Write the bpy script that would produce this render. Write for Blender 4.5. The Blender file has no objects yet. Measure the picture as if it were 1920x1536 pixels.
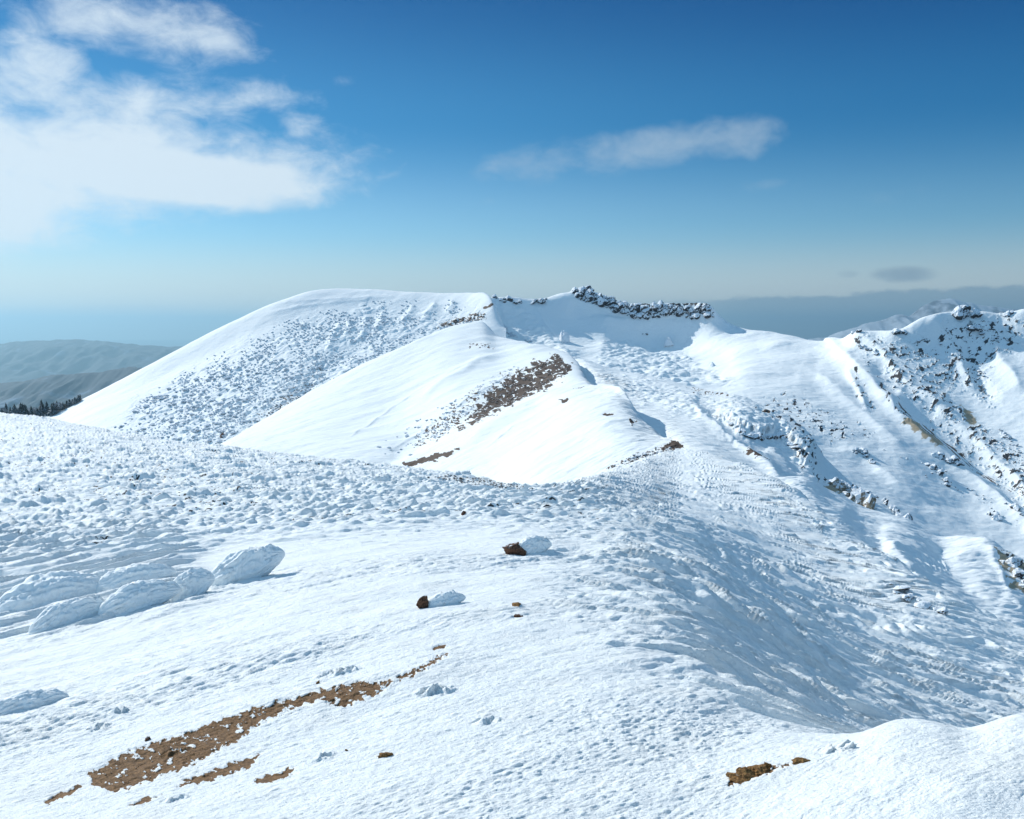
import bpy, bmesh, math, random
import numpy as np
from mathutils import Vector, Matrix, Euler

# ------------------------------------------------------------------ camera, light, world
F = 1700.0                       # focal length in pixels of a 1920 px wide frame
PITCH = math.radians(5.3)
SUN_EL = math.radians(33.0)
SUN_AZ = math.radians(-50.0)     # measured from the view direction (+Y), negative = left
scene = bpy.context.scene
cam_d = bpy.data.cameras.new("camera")
cam_d.sensor_width = 36.0
cam_d.lens = 36.0 * F / 1920.0
cam_d.clip_start = 0.05
cam_d.clip_end = 200000.0
cam = bpy.data.objects.new("camera", cam_d)
scene.collection.objects.link(cam)
cam.location = (0, 0, 0)
cam.rotation_euler = (math.radians(90) - PITCH, 0, 0)
scene.camera = cam

sun_d = bpy.data.lights.new("sun", 'SUN')
sun_d.energy = 4.7
sun_d.angle = math.radians(0.53)
sun_d.color = (1.0, 0.965, 0.90)
sun = bpy.data.objects.new("sun", sun_d)
scene.collection.objects.link(sun)
S = Vector((math.sin(SUN_AZ) * math.cos(SUN_EL), math.cos(SUN_AZ) * math.cos(SUN_EL), math.sin(SUN_EL)))
sun.rotation_euler = S.to_track_quat('Z', 'Y').to_euler()

scene.view_settings.view_transform = 'Standard'
scene.view_settings.look = 'None'
scene.view_settings.gamma = 1.0
scene.view_settings.exposure = 0.0
scene.cycles.use_denoising = True
scene.cycles.max_bounces = 6
scene.cycles.diffuse_bounces = 4
scene.cycles.volume_bounces = 0


def pix_dir(u, v):
    a = (u - 960.0) / F
    b = (768.0 - v) / F
    return a, math.cos(PITCH) + b * math.sin(PITCH), -math.sin(PITCH) + b * math.cos(PITCH)


def nodes_of(tree):
    tree.nodes.clear()
    return tree.nodes, tree.links


def mth(N, L, op, a, b=None, c=None, clamp=False):
    n = N.new('ShaderNodeMath'); n.operation = op; n.use_clamp = clamp
    for i, x in enumerate((a, b, c)):
        if x is None:
            continue
        if isinstance(x, (int, float)):
            n.inputs[i].default_value = x
        else:
            L.new(x, n.inputs[i])
    return n.outputs[0]


def ramp(N, L, x, lo, hi):
    n = N.new('ShaderNodeMapRange'); n.interpolation_type = 'SMOOTHSTEP'
    L.new(x, n.inputs[0]); n.inputs[1].default_value = lo; n.inputs[2].default_value = hi
    return n.outputs[0]


def mixc(N, L, f, a, b):
    n = N.new('ShaderNodeMix'); n.data_type = 'RGBA'
    for s, x in ((n.inputs[0], f), (n.inputs[6], a), (n.inputs[7], b)):
        if isinstance(x, (int, float)):
            s.default_value = x
        elif isinstance(x, tuple):
            s.default_value = (*x, 1.0)
        else:
            L.new(x, s)
    return n.outputs[2]


def noise(N, L, vec, scale, detail=4, rough=0.55, dist=0.0):
    n = N.new('ShaderNodeTexNoise'); n.inputs['Scale'].default_value = scale
    n.inputs['Detail'].default_value = detail; n.inputs['Roughness'].default_value = rough
    n.inputs['Distortion'].default_value = dist
    if vec is not None:
        L.new(vec, n.inputs['Vector'])
    return n.outputs[0]


# ---- the sky: Nishita plus clouds placed by azimuth / elevation
world = bpy.data.worlds.new("World"); scene.world = world; world.use_nodes = True
N, L = nodes_of(world.node_tree)
sky = N.new('ShaderNodeTexSky'); sky.sky_type = 'NISHITA'; sky.sun_disc = False
sky.sun_elevation = SUN_EL
sky.sun_rotation = SUN_AZ
sky.altitude = 1700; sky.air_density = 1.0; sky.dust_density = 0.6; sky.ozone_density = 2.5
tc = N.new('ShaderNodeTexCoord')
sep = N.new('ShaderNodeSeparateXYZ'); L.new(tc.outputs['Generated'], sep.inputs[0])
X, Y, Z = sep.outputs
az = mth(N, L, 'MULTIPLY', mth(N, L, 'ARCTAN2', X, Y), 57.29578)            # degrees, 0 = +Y, right positive
el = mth(N, L, 'MULTIPLY', mth(N, L, 'ARCSINE', Z), 57.29578)


def azel(u, v):
    a, y, z = pix_dir(u, v)
    return math.degrees(math.atan2(a, y)), math.degrees(math.atan2(z, math.hypot(a, y)))


comb = N.new('ShaderNodeCombineXYZ')
L.new(mth(N, L, 'MULTIPLY', az, 0.55), comb.inputs[0]); L.new(el, comb.inputs[1])
n_big = noise(N, L, comb.outputs[0], 0.2, 6, 0.52, 0.2)
n_fine = noise(N, L, comb.outputs[0], 0.7, 9, 0.62, 0.35)


def blob(u, v, ru, rv, rot=0.0, power=1.0):
    """soft ellipse in sky angles: 1 at the centre, 0 at the rim"""
    a0, e0 = azel(u, v)
    ra, re = ru / 1700 * 57.3, rv / 1700 * 57.3
    dx = mth(N, L, 'SUBTRACT', az, a0); dy = mth(N, L, 'SUBTRACT', el, e0)
    c, s = math.cos(rot), math.sin(rot)
    p = mth(N, L, 'MULTIPLY', mth(N, L, 'ADD', mth(N, L, 'MULTIPLY', dx, c), mth(N, L, 'MULTIPLY', dy, s)), 1 / ra)
    q = mth(N, L, 'MULTIPLY', mth(N, L, 'ADD', mth(N, L, 'MULTIPLY', dx, -s), mth(N, L, 'MULTIPLY', dy, c)), 1 / re)
    r2 = mth(N, L, 'ADD', mth(N, L, 'MULTIPLY', p, p), mth(N, L, 'MULTIPLY', q, q))
    o = mth(N, L, 'SUBTRACT', 1.0, r2)
    o = mth(N, L, 'MAXIMUM', o, -2.4)
    return o if power == 1.0 else mth(N, L, 'ADD', o, (power - 1.0) * 1.2)


def vmax(items):
    o = items[0]
    for i in items[1:]:
        o = mth(N, L, 'SMOOTH_MAX', o, i, 0.35)
    return o


nn = mth(N, L, 'ADD', mth(N, L, 'MULTIPLY', mth(N, L, 'SUBTRACT', n_big, 0.5), 3.0),
         mth(N, L, 'MULTIPLY', mth(N, L, 'SUBTRACT', n_fine, 0.5), 1.7))
white = vmax([blob(120, 290, 560, 90, 0.0), blob(-40, 380, 330, 90), blob(305, 325, 315, 48, -0.06, 1.45),
              blob(270, 195, 300, 70, 0.1, 0.75), blob(60, 140, 120, 90, 0, 0.8), blob(230, 40, 260, 75, -0.1, 0.75),
              blob(555, 240, 60, 42, 0, 0.55), blob(650, 150, 90, 26, 0.1, 0.15), blob(560, 185, 100, 30, 0.2, 0.2), blob(-250, 300, 300, 250)])
den = ramp(N, L, mth(N, L, 'ADD', white, mth(N, L, 'MULTIPLY', nn, 0.75)), -0.05, 1.05)
thin = vmax([blob(1160, 286, 280, 48, 0.09, 1.0), blob(1400, 258, 90, 42, 0.15, 0.9), blob(1200, 340, 120, 22, 0, .35),
             blob(1430, 345, 120, 24, 0, .35), blob(1750, 355, 150, 40, 0.05, 0.2), blob(920, 375, 60, 16, 0.2, .3), blob(1680, 310, 80, 28, 0, .3), blob(600, 395, 60, 22, 0, .35)])
den2 = mth(N, L, 'MULTIPLY', ramp(N, L, mth(N, L, 'ADD', thin, mth(N, L, 'MULTIPLY', nn, 1.05)), 0.0, 1.5), 0.55)
grey = vmax([blob(1690, 514, 75, 20, 0, 0.9), blob(1590, 514, 50, 16, 0, 0.6)])
den3 = mth(N, L, 'MULTIPLY', ramp(N, L, mth(N, L, 'ADD', grey, mth(N, L, 'MULTIPLY', nn, 0.45)), 0.1, 0.8), 0.75)
# the cloud bank low on the right: everything below a wavy line, fading to the left
top = azel(1600, 548)[1]
bank_edge = mth(N, L, 'ADD', mth(N, L, 'SUBTRACT', top, el), mth(N, L, 'MULTIPLY', mth(N, L, 'SUBTRACT', n_fine, 0.5), 1.3))
bank_edge = mth(N, L, 'ADD', bank_edge, mth(N, L, 'MULTIPLY', mth(N, L, 'SUBTRACT', az, 20.0), 0.03))
bank = mth(N, L, 'MULTIPLY', ramp(N, L, bank_edge, 0.0, 0.28), ramp(N, L, az, 6.0, 15.0))
low = mth(N, L, 'SUBTRACT', 1.0, ramp(N, L, el, 0.4, 6.5))         # pale veil towards the horizon
lowl = mth(N, L, 'MULTIPLY', ramp(N, L, mth(N, L, 'ADD', blob(150, 586, 260, 15, 0.02, 0.9), mth(N, L, 'MULTIPLY', nn, 0.5)), 0.1, 0.9), 0.35)

K = 0.1                                                            # background strength; cloud radiances are given for 1/K
g = N.new('ShaderNodeMix'); g.data_type = 'RGBA'; g.blend_type = 'MULTIPLY'
g.inputs[0].default_value = 1.0; L.new(sky.outputs[0], g.inputs[6]); g.inputs[7].default_value = (0.70, 0.94, 1.06, 1)
base = g.outputs[2]
cr = N.new('ShaderNodeValToRGB'); L.new(mth(N, L, 'MULTIPLY', el, 1 / 24.0, clamp=True), cr.inputs[0])
stops = ((0.0, (1.4, 1.02, .88)), (5.6 / 24, (.86, .96, .92)), (12.5 / 24, (.19, .62, .76)), (21 / 24, (.012, .34, .57)), (1.0, (.006, .31, .55)))
for k, (pos, col) in enumerate(stops):
    e_ = cr.color_ramp.elements[k] if k < 2 else cr.color_ramp.elements.new(pos)
    e_.position = pos; e_.color = (*[x / 1.9 for x in col], 1)
e_ = cr.color_ramp.elements
cr.color_ramp.interpolation = 'EASE'
deep = N.new('ShaderNodeMix'); deep.data_type = 'RGBA'; deep.blend_type = 'MULTIPLY'; deep.inputs[0].default_value = 1.0
L.new(g.outputs[2], deep.inputs[6]); L.new(cr.outputs[0], deep.inputs[7])
deep2 = N.new('ShaderNodeMix'); deep2.data_type = 'RGBA'; deep2.blend_type = 'MULTIPLY'; deep2.inputs[0].default_value = 1.0
L.new(deep.outputs[2], deep2.inputs[6]); L.new(mixc(N, L, mth(N, L, 'MULTIPLY', ramp(N, L, az, -4.0, 32.0), ramp(N, L, el, 2.0, 20.0)), (1.9, 1.9, 1.9), (.85, 1.64, 1.86)), deep2.inputs[7])
base = deep2.outputs[2]
cl = lambda r, gg, b: (r / K, gg / K, b / K)
c = mixc(N, L, mth(N, L, 'MULTIPLY', low, 0.75), base, cl(0.66, 0.73, 0.76))
c = mixc(N, L, lowl, c, cl(0.62, 0.70, 0.74))
c = mixc(N, L, mth(N, L, 'MULTIPLY', bank, 0.8), c, cl(0.24, 0.37, 0.47))
c = mixc(N, L, den3, c, cl(0.25, 0.36, 0.46))
c = mixc(N, L, den2, c, cl(0.50, 0.62, 0.72))
c = mixc(N, L, mth(N, L, 'MULTIPLY', den, 0.92), c, cl(0.76, 0.86, 0.94))
# bluish cloud added out of frame, overhead and behind the viewer, as fill light
beh = mth(N, L, 'MAXIMUM', ramp(N, L, mth(N, L, 'ABSOLUTE', az), 50.0, 80.0), ramp(N, L, el, 36.0, 55.0))
n_o = noise(N, L, tc.outputs['Generated'], 3.2, 6, 0.55, 0.3)
c = mixc(N, L, mth(N, L, 'MULTIPLY', beh, ramp(N, L, n_o, 0.40, 0.60)), c, cl(0.355, 0.67, 1.0))
bg = N.new('ShaderNodeBackground'); bg.inputs[1].default_value = K
L.new(c, bg.inputs[0])
wo = N.new('ShaderNodeOutputWorld'); L.new(bg.outputs[0], wo.inputs[0])


# ------------------------------------------------------------------ numpy noise
rng = np.random.default_rng(7)
PERM = rng.permutation(4096).astype(np.int32)
GRAD = np.stack([np.cos(t := rng.uniform(0, 2 * np.pi, 4096)), np.sin(t)], 1).astype(np.float32)
RND = rng.random((4096, 4)).astype(np.float32)


def _h(ix, iy):
    return PERM[(PERM[ix & 4095] + iy * 31) & 4095]


def pn(x, y, seed=0):
    """2-D gradient noise, about -0.7..0.7"""
    x = x + seed * 17.13; y = y + seed * 9.71
    ix = np.floor(x).astype(np.int32); iy = np.floor(y).astype(np.int32)
    fx = (x - ix).astype(np.float32); fy = (y - iy).astype(np.float32)
    sx = fx * fx * fx * (fx * (fx * 6 - 15) + 10); sy = fy * fy * fy * (fy * (fy * 6 - 15) + 10)
    def g(i, j):
        G = GRAD[_h(ix + i, iy + j)]
        return G[..., 0] * (fx - i) + G[..., 1] * (fy - j)
    a = g(0, 0); a += sx * (g(1, 0) - a)
    b = g(0, 1); b += sx * (g(1, 1) - b)
    return (a + sy * (b - a)) * 1.4


def fbm(x, y, octs=4, seed=0, gain=0.5, lod=None, wl=1.0, billow=False):
    """lod: array of grid spacings; octaves finer than twice that fade out"""
    o = 0.0; a = 1.0; f = 1.0
    for k in range(octs):
        n = pn(x * f, y * f, seed + k * 3)
        if billow:
            n = np.abs(n) * 2 - 0.45
        if lod is not None:
            n = n * np.clip((wl / f) / (lod * 2.0) - 0.6, 0, 1)
        o = o + a * n
        a *= gain; f *= 2.03
    return o


def domes(x, y, seed=0, fill=0.8, rmin=0.25, rmax=0.62, power=0.5):
    """rounded lumps, one per cell at random, x, y in cells"""
    x = x + seed * 5.3; y = y + seed * 3.1
    ix = np.floor(x).astype(np.int32); iy = np.floor(y).astype(np.int32)
    o = np.zeros(x.shape, np.float32)
    for i in (-1, 0, 1):
        for j in (-1, 0, 1):
            r = RND[_h(ix + i, iy + j)]
            dx = x - (ix + i + r[..., 0]); dy = y - (iy + j + r[..., 1])
            rad = rmin + (rmax - rmin) * r[..., 2] ** 2
            h = np.clip(1 - (dx * dx + dy * dy) / (rad * rad), 0, None) ** power * rad
            h = np.where(r[..., 3] < fill, h, 0)
            o = np.maximum(o, h)
    return o


def sstep(x, a, b):
    t = np.clip((x - a) / (b - a), 0, 1)
    return t * t * (3 - 2 * t)


def pchip(x, y, q):
    """monotone cubic through (x, y[..]) along axis 0, at q"""
    x = np.asarray(x, float); y = np.asarray(y, float)
    sh = (-1,) + (1,) * (y.ndim - 1)
    h = np.diff(x).reshape(sh); d = np.diff(y, axis=0) / h
    m = np.zeros_like(y)
    w1 = 2 * h[1:] + h[:-1]; w2 = h[1:] + 2 * h[:-1]
    with np.errstate(divide='ignore', invalid='ignore'):
        mm = (w1 + w2) / (w1 / d[:-1] + w2 / d[1:])
    mm = np.where((d[:-1] * d[1:]) > 0, mm, 0.0)
    m[1:-1] = np.nan_to_num(mm); m[0] = d[0]; m[-1] = d[-1]
    i = np.clip(np.searchsorted(x, q, side='right') - 1, 0, len(x) - 2)
    hh = np.diff(x)[i].reshape(sh); t = ((q - x[i]) / np.diff(x)[i]).reshape(sh)
    t2 = t * t; t3 = t2 * t
    return ((2 * t3 - 3 * t2 + 1) * y[i] + (t3 - 2 * t2 + t) * hh * m[i] + (-2 * t3 + 3 * t2) * y[i + 1] + (t3 - t2) * hh * m[i + 1])


def seg_dist(U, V, poly):
    """distance in px to a polyline, the side (+ = right of travel) and the 0..1 place along it"""
    best = np.full(U.shape, 1e9, np.float32); side = np.zeros(U.shape, np.float32); al = np.zeros(U.shape, np.float32)
    n = len(poly) - 1
    for k in range(n):
        (ax, ay), (bx, by) = poly[k][:2], poly[k + 1][:2]
        dx, dy = bx - ax, by - ay; l2 = dx * dx + dy * dy
        t = np.clip(((U - ax) * dx + (V - ay) * dy) / l2, 0, 1)
        px = U - ax - t * dx; py = V - ay - t * dy
        d = np.hypot(px, py)
        m = d < best
        best = np.where(m, d, best); side = np.where(m, dx * py - dy * px, side); al = np.where(m, (k + t) / n, al)
    return best, np.sign(side), al


def in_poly(U, V, poly):
    """signed distance, + inside"""
    d, _, _ = seg_dist(U, V, list(poly) + [poly[0]])
    ins = np.zeros(U.shape, bool)
    n = len(poly)
    for k in range(n):
        x1, y1 = poly[k]; x2, y2 = poly[(k + 1) % n]
        if y1 == y2:
            continue
        c = ((y1 > V) != (y2 > V)) & (U < (x2 - x1) * (V - y1) / (y2 - y1) + x1)
        ins ^= c
    return np.where(ins, d, -d)


def local(U, V, pts, pad, fn, out):
    """run fn only inside the bounding box of pts"""
    xs = [p[0] for p in pts]; ys = [p[1] for p in pts]
    m = (U > min(xs) - pad) & (U < max(xs) + pad) & (V > min(ys) - pad) & (V < max(ys) + pad)
    if m.any():
        out[m] += fn(U[m], V[m], m)


# ------------------------------------------------------------------ lofted land sheets
WIND = math.radians(24)
WC, WS = math.cos(WIND), math.sin(WIND)
SHEETS = {}


class Sheet:
    """Contours of real ground: each column is a list of (distance, pixel row) knots, turned into world points."""
    def __init__(self, name, cols, uq, nrows, hidden=((1.12, 70), (1.5, 260)), blur=6, hs=1.0, skip=0.0, big=0):
        self.name = name; self.hs = hs
        us = np.array([c[0] for c in cols], float)
        K = []
        for _, kn in cols:
            kn = list(kn); Y0, V0 = kn[-1]
            if name != 'snow_ground':
                kn = [(kn[0][0] * .86, kn[0][1] + 75)] + kn       # runs on underneath the nearer land
            kn += [(Y0 * a, V0 + b) for a, b in hidden]
            K.append(kn)
        K = np.array(K, float)                                   # cols, rows, 2
        Yk = np.log(K[:, :, 0]).T; Vk = K[:, :, 1].T              # rows, cols
        n = Yk.shape[0]; td = np.linspace(0, n - 1, 600)
        Yd = pchip(np.arange(n), Yk, td); Vd = pchip(np.arange(n), Vk, td)
        w = np.sqrt((np.abs(np.diff(Yd, axis=0)).mean(1) * 500) ** 2 + (np.abs(np.diff(Vd, axis=0)).mean(1) * 1.2) ** 2) + 1e-3
        w[td[:-1] > n - 1 - len(hidden) + 0.15] *= 0.15
        w[td[:-1] < skip] *= 0.12
        cum = np.concatenate([[0], np.cumsum(w)]); tq = np.interp(np.linspace(0, cum[-1], nrows), cum, td)
        Yt = pchip(np.arange(n), Yk, tq); Vt = pchip(np.arange(n), Vk, tq)
        Yg = pchip(us, Yt.T, uq).T; Vg = pchip(us, Vt.T, uq).T     # rows, cols(q)
        if blur:
            r = np.arange(-3 * blur, 3 * blur + 1); kx = np.exp(-(r / blur) ** 2 / 2); kx /= kx.sum()
            pad = 3 * blur
            def bl(A):
                P = np.pad(A, ((0, 0), (pad, pad)), 'edge')
                o = np.zeros_like(A)
                for i, k in enumerate(kx):
                    o += k * P[:, i:i + A.shape[1]]
                return o
            if big:
                Ys, Vs = Yg, Vg
                for _ in range(big):
                    Ys = bl(Ys); Vs = bl(Vs)
                m_ = len(hidden); w_ = sstep(tq, n - 1 - m_ - 1.3, n - 1 - m_ - .1)[:, None]
                Yg = bl(Yg) * w_ + Ys * (1 - w_); Vg = bl(Vg) * w_ + Vs * (1 - w_)
            else:
                Yg = bl(Yg); Vg = bl(Vg)
        self.U = np.broadcast_to(uq[None, :], Yg.shape).astype(np.float32)
        self.V = Vg.astype(np.float32); self.Y = np.exp(Yg).astype(np.float32); self.T = np.broadcast_to(tq[:, None], Yg.shape)
        b = (768 - self.V) / F
        yy = math.cos(PITCH) + b * math.sin(PITCH); zz = -math.sin(PITCH) + b * math.cos(PITCH)
        self.X = ((self.U - 960) / F / yy * self.Y).astype(np.float32)
        self.Z = (zz / yy * self.Y).astype(np.float32)
        self.lod = self.Y / F * (uq[len(uq) // 2 + 1] - uq[len(uq) // 2])
        dY = np.gradient(self.Y, axis=0); dZ = np.gradient(self.Z, axis=0); dX = np.gradient(self.X, axis=0)
        self.lod = np.maximum(self.lod, 0.75 * np.sqrt(dX ** 2 + dY ** 2 + dZ ** 2)).astype(np.float32)
        self.A = (self.X * WC + self.Y * WS).astype(np.float32)      # along the wind
        self.C = (-self.X * WS + self.Y * WC).astype(np.float32)     # across it
        self.D = np.zeros_like(self.Z); self.mask = np.zeros(self.Z.shape + (3,), np.float32)

    def ridge(self, poly, width, h, asym=1.0, taper=True):
        h = h * self.hs
        """a crest (h > 0) or gully along pts in px; asym < 1 makes the right-hand side steeper"""
        def fn(U, V, m):
            U = U + 4 * pn(U * .03, V * .03, 5)
            d, s, al = seg_dist(U, V, poly)
            wd = np.where(s > 0, width * asym, width)
            e = np.exp(-(d / wd) ** 2 * 1.0) if asym == 1.0 else np.exp(-(d / wd) ** 1.5)
            if taper:
                e = e * sstep(al, -0.02, 0.2) * (1 - sstep(al, 0.75, 1.02))
            return e * h
        local(self.U, self.V, poly, width * 3.2, fn, self.D)

    def patch(self, ch, poly, edge=6, warp=(0.05, 10), amount=1.0, sub=None):
        xs = [p[0] for p in poly]; ys = [p[1] for p in poly]; pad = edge * 3 + warp[1]
        m = (self.U > min(xs) - pad) & (self.U < max(xs) + pad) & (self.V > min(ys) - pad) & (self.V < max(ys) + pad)
        if not m.any():
            return
        U = self.U[m]; V = self.V[m]
        w = fbm(U * warp[0], V * warp[0] * 1.6, 4, 11, 0.6) * warp[1]
        s = sstep(in_poly(U, V, poly) + w, -edge, edge) * amount
        if sub is not None:
            s = s * sub(U, V, self.X[m], self.Y[m])
        self.mask[m, ch] = np.maximum(self.mask[m, ch], s)

    def build(self, mat, kind='structure', lean=(0.2, -0.1)):
        X = self.X + self.D * lean[0]; Yw = self.Y + self.D * lean[1]; Zw = self.Z + self.D
        self.P = np.stack([X, Yw, Zw], -1)
        nr, nc = X.shape
        me = bpy.data.meshes.new(self.name)
        me.vertices.add(nr * nc); me.vertices.foreach_set('co', self.P.reshape(-1).astype(np.float32))
        idx = np.arange(nr * nc, dtype=np.int32).reshape(nr, nc)
        q = np.stack([idx[:-1, :-1], idx[:-1, 1:], idx[1:, 1:], idx[1:, :-1]], -1).reshape(-1, 4)
        me.loops.add(q.size); me.loops.foreach_set('vertex_index', q.reshape(-1))
        me.polygons.add(len(q)); me.polygons.foreach_set('loop_start', np.arange(0, q.size, 4, dtype=np.int32))
        me.update(calc_edges=True)
        me.polygons.foreach_set('use_smooth', np.ones(len(q), bool))
        at = me.color_attributes.new('mask', 'FLOAT_COLOR', 'POINT')
        col = np.ones((nr * nc, 4), np.float32); col[:, :3] = self.mask.reshape(-1, 3)
        at.data.foreach_set('color', col.reshape(-1))
        me.materials.append(mat)
        ob = bpy.data.objects.new(self.name, me); scene.collection.objects.link(ob)
        ob['kind'] = kind
        # projected pixel of each displaced vertex, for standing things on the ground
        f = Yw * math.cos(PITCH) - Zw * math.sin(PITCH); up = Yw * math.sin(PITCH) + Zw * math.cos(PITCH)
        self.PV = 768 - up / f * F; self.PU = 960 + X / f * F
        SHEETS[self.name] = self
        self.ob = ob
        return ob

    def at(self, u, v):
        """the visible ground point seen at pixel (u, v)"""
        c = int(np.clip(np.searchsorted(self.U[0], u), 1, self.U.shape[1] - 1))
        col = self.PV[:, c]
        k = np.nonzero(col <= v)[0]
        i = int(k[0]) if len(k) else int(np.argmin(col))
        return Vector(self.P[i, c].tolist())


def cols_u(a, b, lo, hi, step, out):
    """column positions: fine between a and b, coarse outside to lo and hi"""
    l = np.arange(lo, a, out) if lo < a else np.zeros(0)
    return np.concatenate([l, np.arange(a, b, step), np.arange(b, hi, out) if hi > b else np.zeros(0)])


# ------------------------------------------------------------------ materials
def snow_material(name, tint=(0.86, 0.905, 0.91), dirt=(0.15, 0.095, 0.055), dirt2=(0.075, 0.055, 0.042), fine=60.0, bump=0.02, stretch=1.0, sub=0.0, stain=0.0):
    m = bpy.data.materials.new(name); m.use_nodes = True
    N, L = nodes_of(m.node_tree)
    out = N.new('ShaderNodeOutputMaterial'); p = N.new('ShaderNodeBsdfPrincipled'); L.new(p.outputs[0], out.inputs[0])
    geo = N.new('ShaderNodeNewGeometry')
    at = N.new('ShaderNodeAttribute'); at.attribute_name = 'mask'
    sp = N.new('ShaderNodeSeparateColor'); L.new(at.outputs['Color'], sp.inputs[0])
    mp = N.new('ShaderNodeMapping'); L.new(geo.outputs['Position'], mp.inputs[0])
    mp.inputs['Rotation'].default_value = (0, 0, -WIND); mp.inputs['Scale'].default_value = (1 / stretch, 1, 1)
    n1 = noise(N, L, mp.outputs[0], fine, 3, 0.6)
    nb = noise(N, L, mp.outputs[0], fine * 0.03, 11, 0.68)
    n2 = noise(N, L, mp.outputs[0], fine * 0.2, 4, 0.6)
    n3 = noise(N, L, geo.outputs['Position'], fine * 0.6, 6, 0.7)
    n4 = noise(N, L, geo.outputs['Position'], fine * 0.03, 3, 0.5)
    def edge(ch, soft=0.12, amp=0.35):
        x = mth(N, L, 'ADD', ch, mth(N, L, 'MULTIPLY', mth(N, L, 'SUBTRACT', n3, 0.5), amp))
        return ramp(N, L, x, 0.5 - soft, 0.5 + soft)
    snow = mixc(N, L, ramp(N, L, n2, 0.3, 0.7), tint, tuple(min(1, t * 0.965) for t in tint))
    if stain:
        st = mth(N, L, 'MULTIPLY', ramp(N, L, n4, 0.45, 0.75), stain)
        snow = mixc(N, L, st, snow, (0.70, 0.64, 0.52))
    dc = mixc(N, L, ramp(N, L, n3, 0.35, 0.68), dirt2, dirt)
    dc = mixc(N, L, mth(N, L, 'MULTIPLY', ramp(N, L, n1, 0.58, 0.72), 0.35), dc, tuple(x * 1.7 for x in dirt))
    c = mixc(N, L, edge(sp.outputs[0]), snow, dc)
    rock = mixc(N, L, ramp(N, L, n3, 0.4, 0.65), (0.022, 0.026, 0.032), (0.10, 0.095, 0.09))
    c = mixc(N, L, edge(sp.outputs[1], 0.08, 0.7), c, rock)
    tan = mixc(N, L, ramp(N, L, n3, 0.35, 0.7), (0.33, 0.26, 0.17), (0.50, 0.43, 0.31))
    c = mixc(N, L, edge(sp.outputs[2], 0.25, 0.7), c, tan)
    L.new(c, p.inputs['Base Color'])
    p.inputs['Roughness'].default_value = 0.75; p.inputs['Specular IOR Level'].default_value = 0.25
    b = N.new('ShaderNodeBump'); b.inputs['Strength'].default_value = 0.8; b.inputs['Distance'].default_value = bump
    L.new(mth(N, L, 'ADD', mth(N, L, 'MULTIPLY', n1, 0.13), nb), b.inputs['Height']); L.new(b.outputs[0], p.inputs['Normal'])
    return m


# ================================================================== SHEET 1: the near ridge
def zrow(Y, z):
    p = PITCH; t = -z / Y
    return 768 + F * (t * math.cos(p) - math.sin(p)) / (math.cos(p) + t * math.sin(p))


UC = [-700, 0, 300, 600, 850, 1000, 1130, 1280, 1450, 1600, 1760, 1920, 2600]
UX = [1700, 1810]            # two extra columns that shape the near snow hump
rows = [
    (0.5, [zrow(.5, -1.62)] * 13),
    (2.0, [zrow(2, z) for z in (-2.15, -1.98, -1.93, -1.88, -1.84, -1.82, -1.80, -1.78, -1.74, -1.70, -1.66, -1.64, -1.66)]),
    (3.8, [1700, 1645, 1605, 1573, 1548, 1540, 1536, 1530, 1506, 1466, 1440, 1430, 1450]),
    (5.0, [1580, 1515, 1475, 1438, 1412, 1402, 1398, 1398, 1392, 1378, 1352, 1335, 1350]),
    (7.0, [1450, 1385, 1335, 1288, 1258, 1250, 1250, 1268, 1345, 1430, 1490, 1550, 1720]),
    (10., [1340, 1270, 1218, 1170, 1142, 1136, 1140, 1180, 1290, 1395, 1470, 1540, 1720]),
    (14., [1240, 1175, 1128, 1085, 1064, 1060, 1068, 1115, 1235, 1345, 1425, 1490, 1680]),
    (20., [1150, 1090, 1052, 1020, 1004, 1001, 1010, 1065, 1185, 1290, 1362, 1420, 1600]),
    (28., [1050, 1010, 992, 972, 960, 958, 966, 1018, 1135, 1225, 1292, 1340, 1500]),
    ([40, 40, 40, 38, 37, 36, 38, 42, 42, 38, 34, 33, 33], [960, 930, 928, 930, 930, 932, 940, 975, 1060, 1140, 1210, 1282, 1420]),
    ([60, 58, 54, 50, 46, 43, 50, 66, 58, 48, 41, 37, 37], [850, 838, 864, 890, 908, 920, 905, 905, 965, 1065, 1148, 1235, 1370]),
    ([84, 80, 70, 62, 58, 52, 70, 100, 75, 56, 46, 40, 40], [765, 776, 826, 860, 890, 915, 888, 845, 898, 1005, 1105, 1205, 1330]),
]
for _, vv in rows[2:11]:
    for i in range(7, 13):
        if vv is not rows[2][1] and vv is not rows[3][1]:
            vv[i] = vv[6] + (vv[i] - vv[6]) * .84
cols = []
for i, u in enumerate(UC):
    cols.append((u, [((r[0][i] if isinstance(r[0], list) else r[0]), r[1][i]) for r in rows]))
def extra(u, dv):
    ks = []
    for r in range(len(rows)):
        yv = [(math.log(c[1][r][0]), c[1][r][1]) for c in cols0]
        Y_ = float(pchip([c[0] for c in cols0], np.array([q[0] for q in yv]), np.array([u]))[0]); V_ = float(pchip([c[0] for c in cols0], np.array([q[1] for q in yv]), np.array([u]))[0])
        ks.append((math.exp(Y_), V_ + (dv if r == 3 else 0)))
    return (u, ks)


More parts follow.
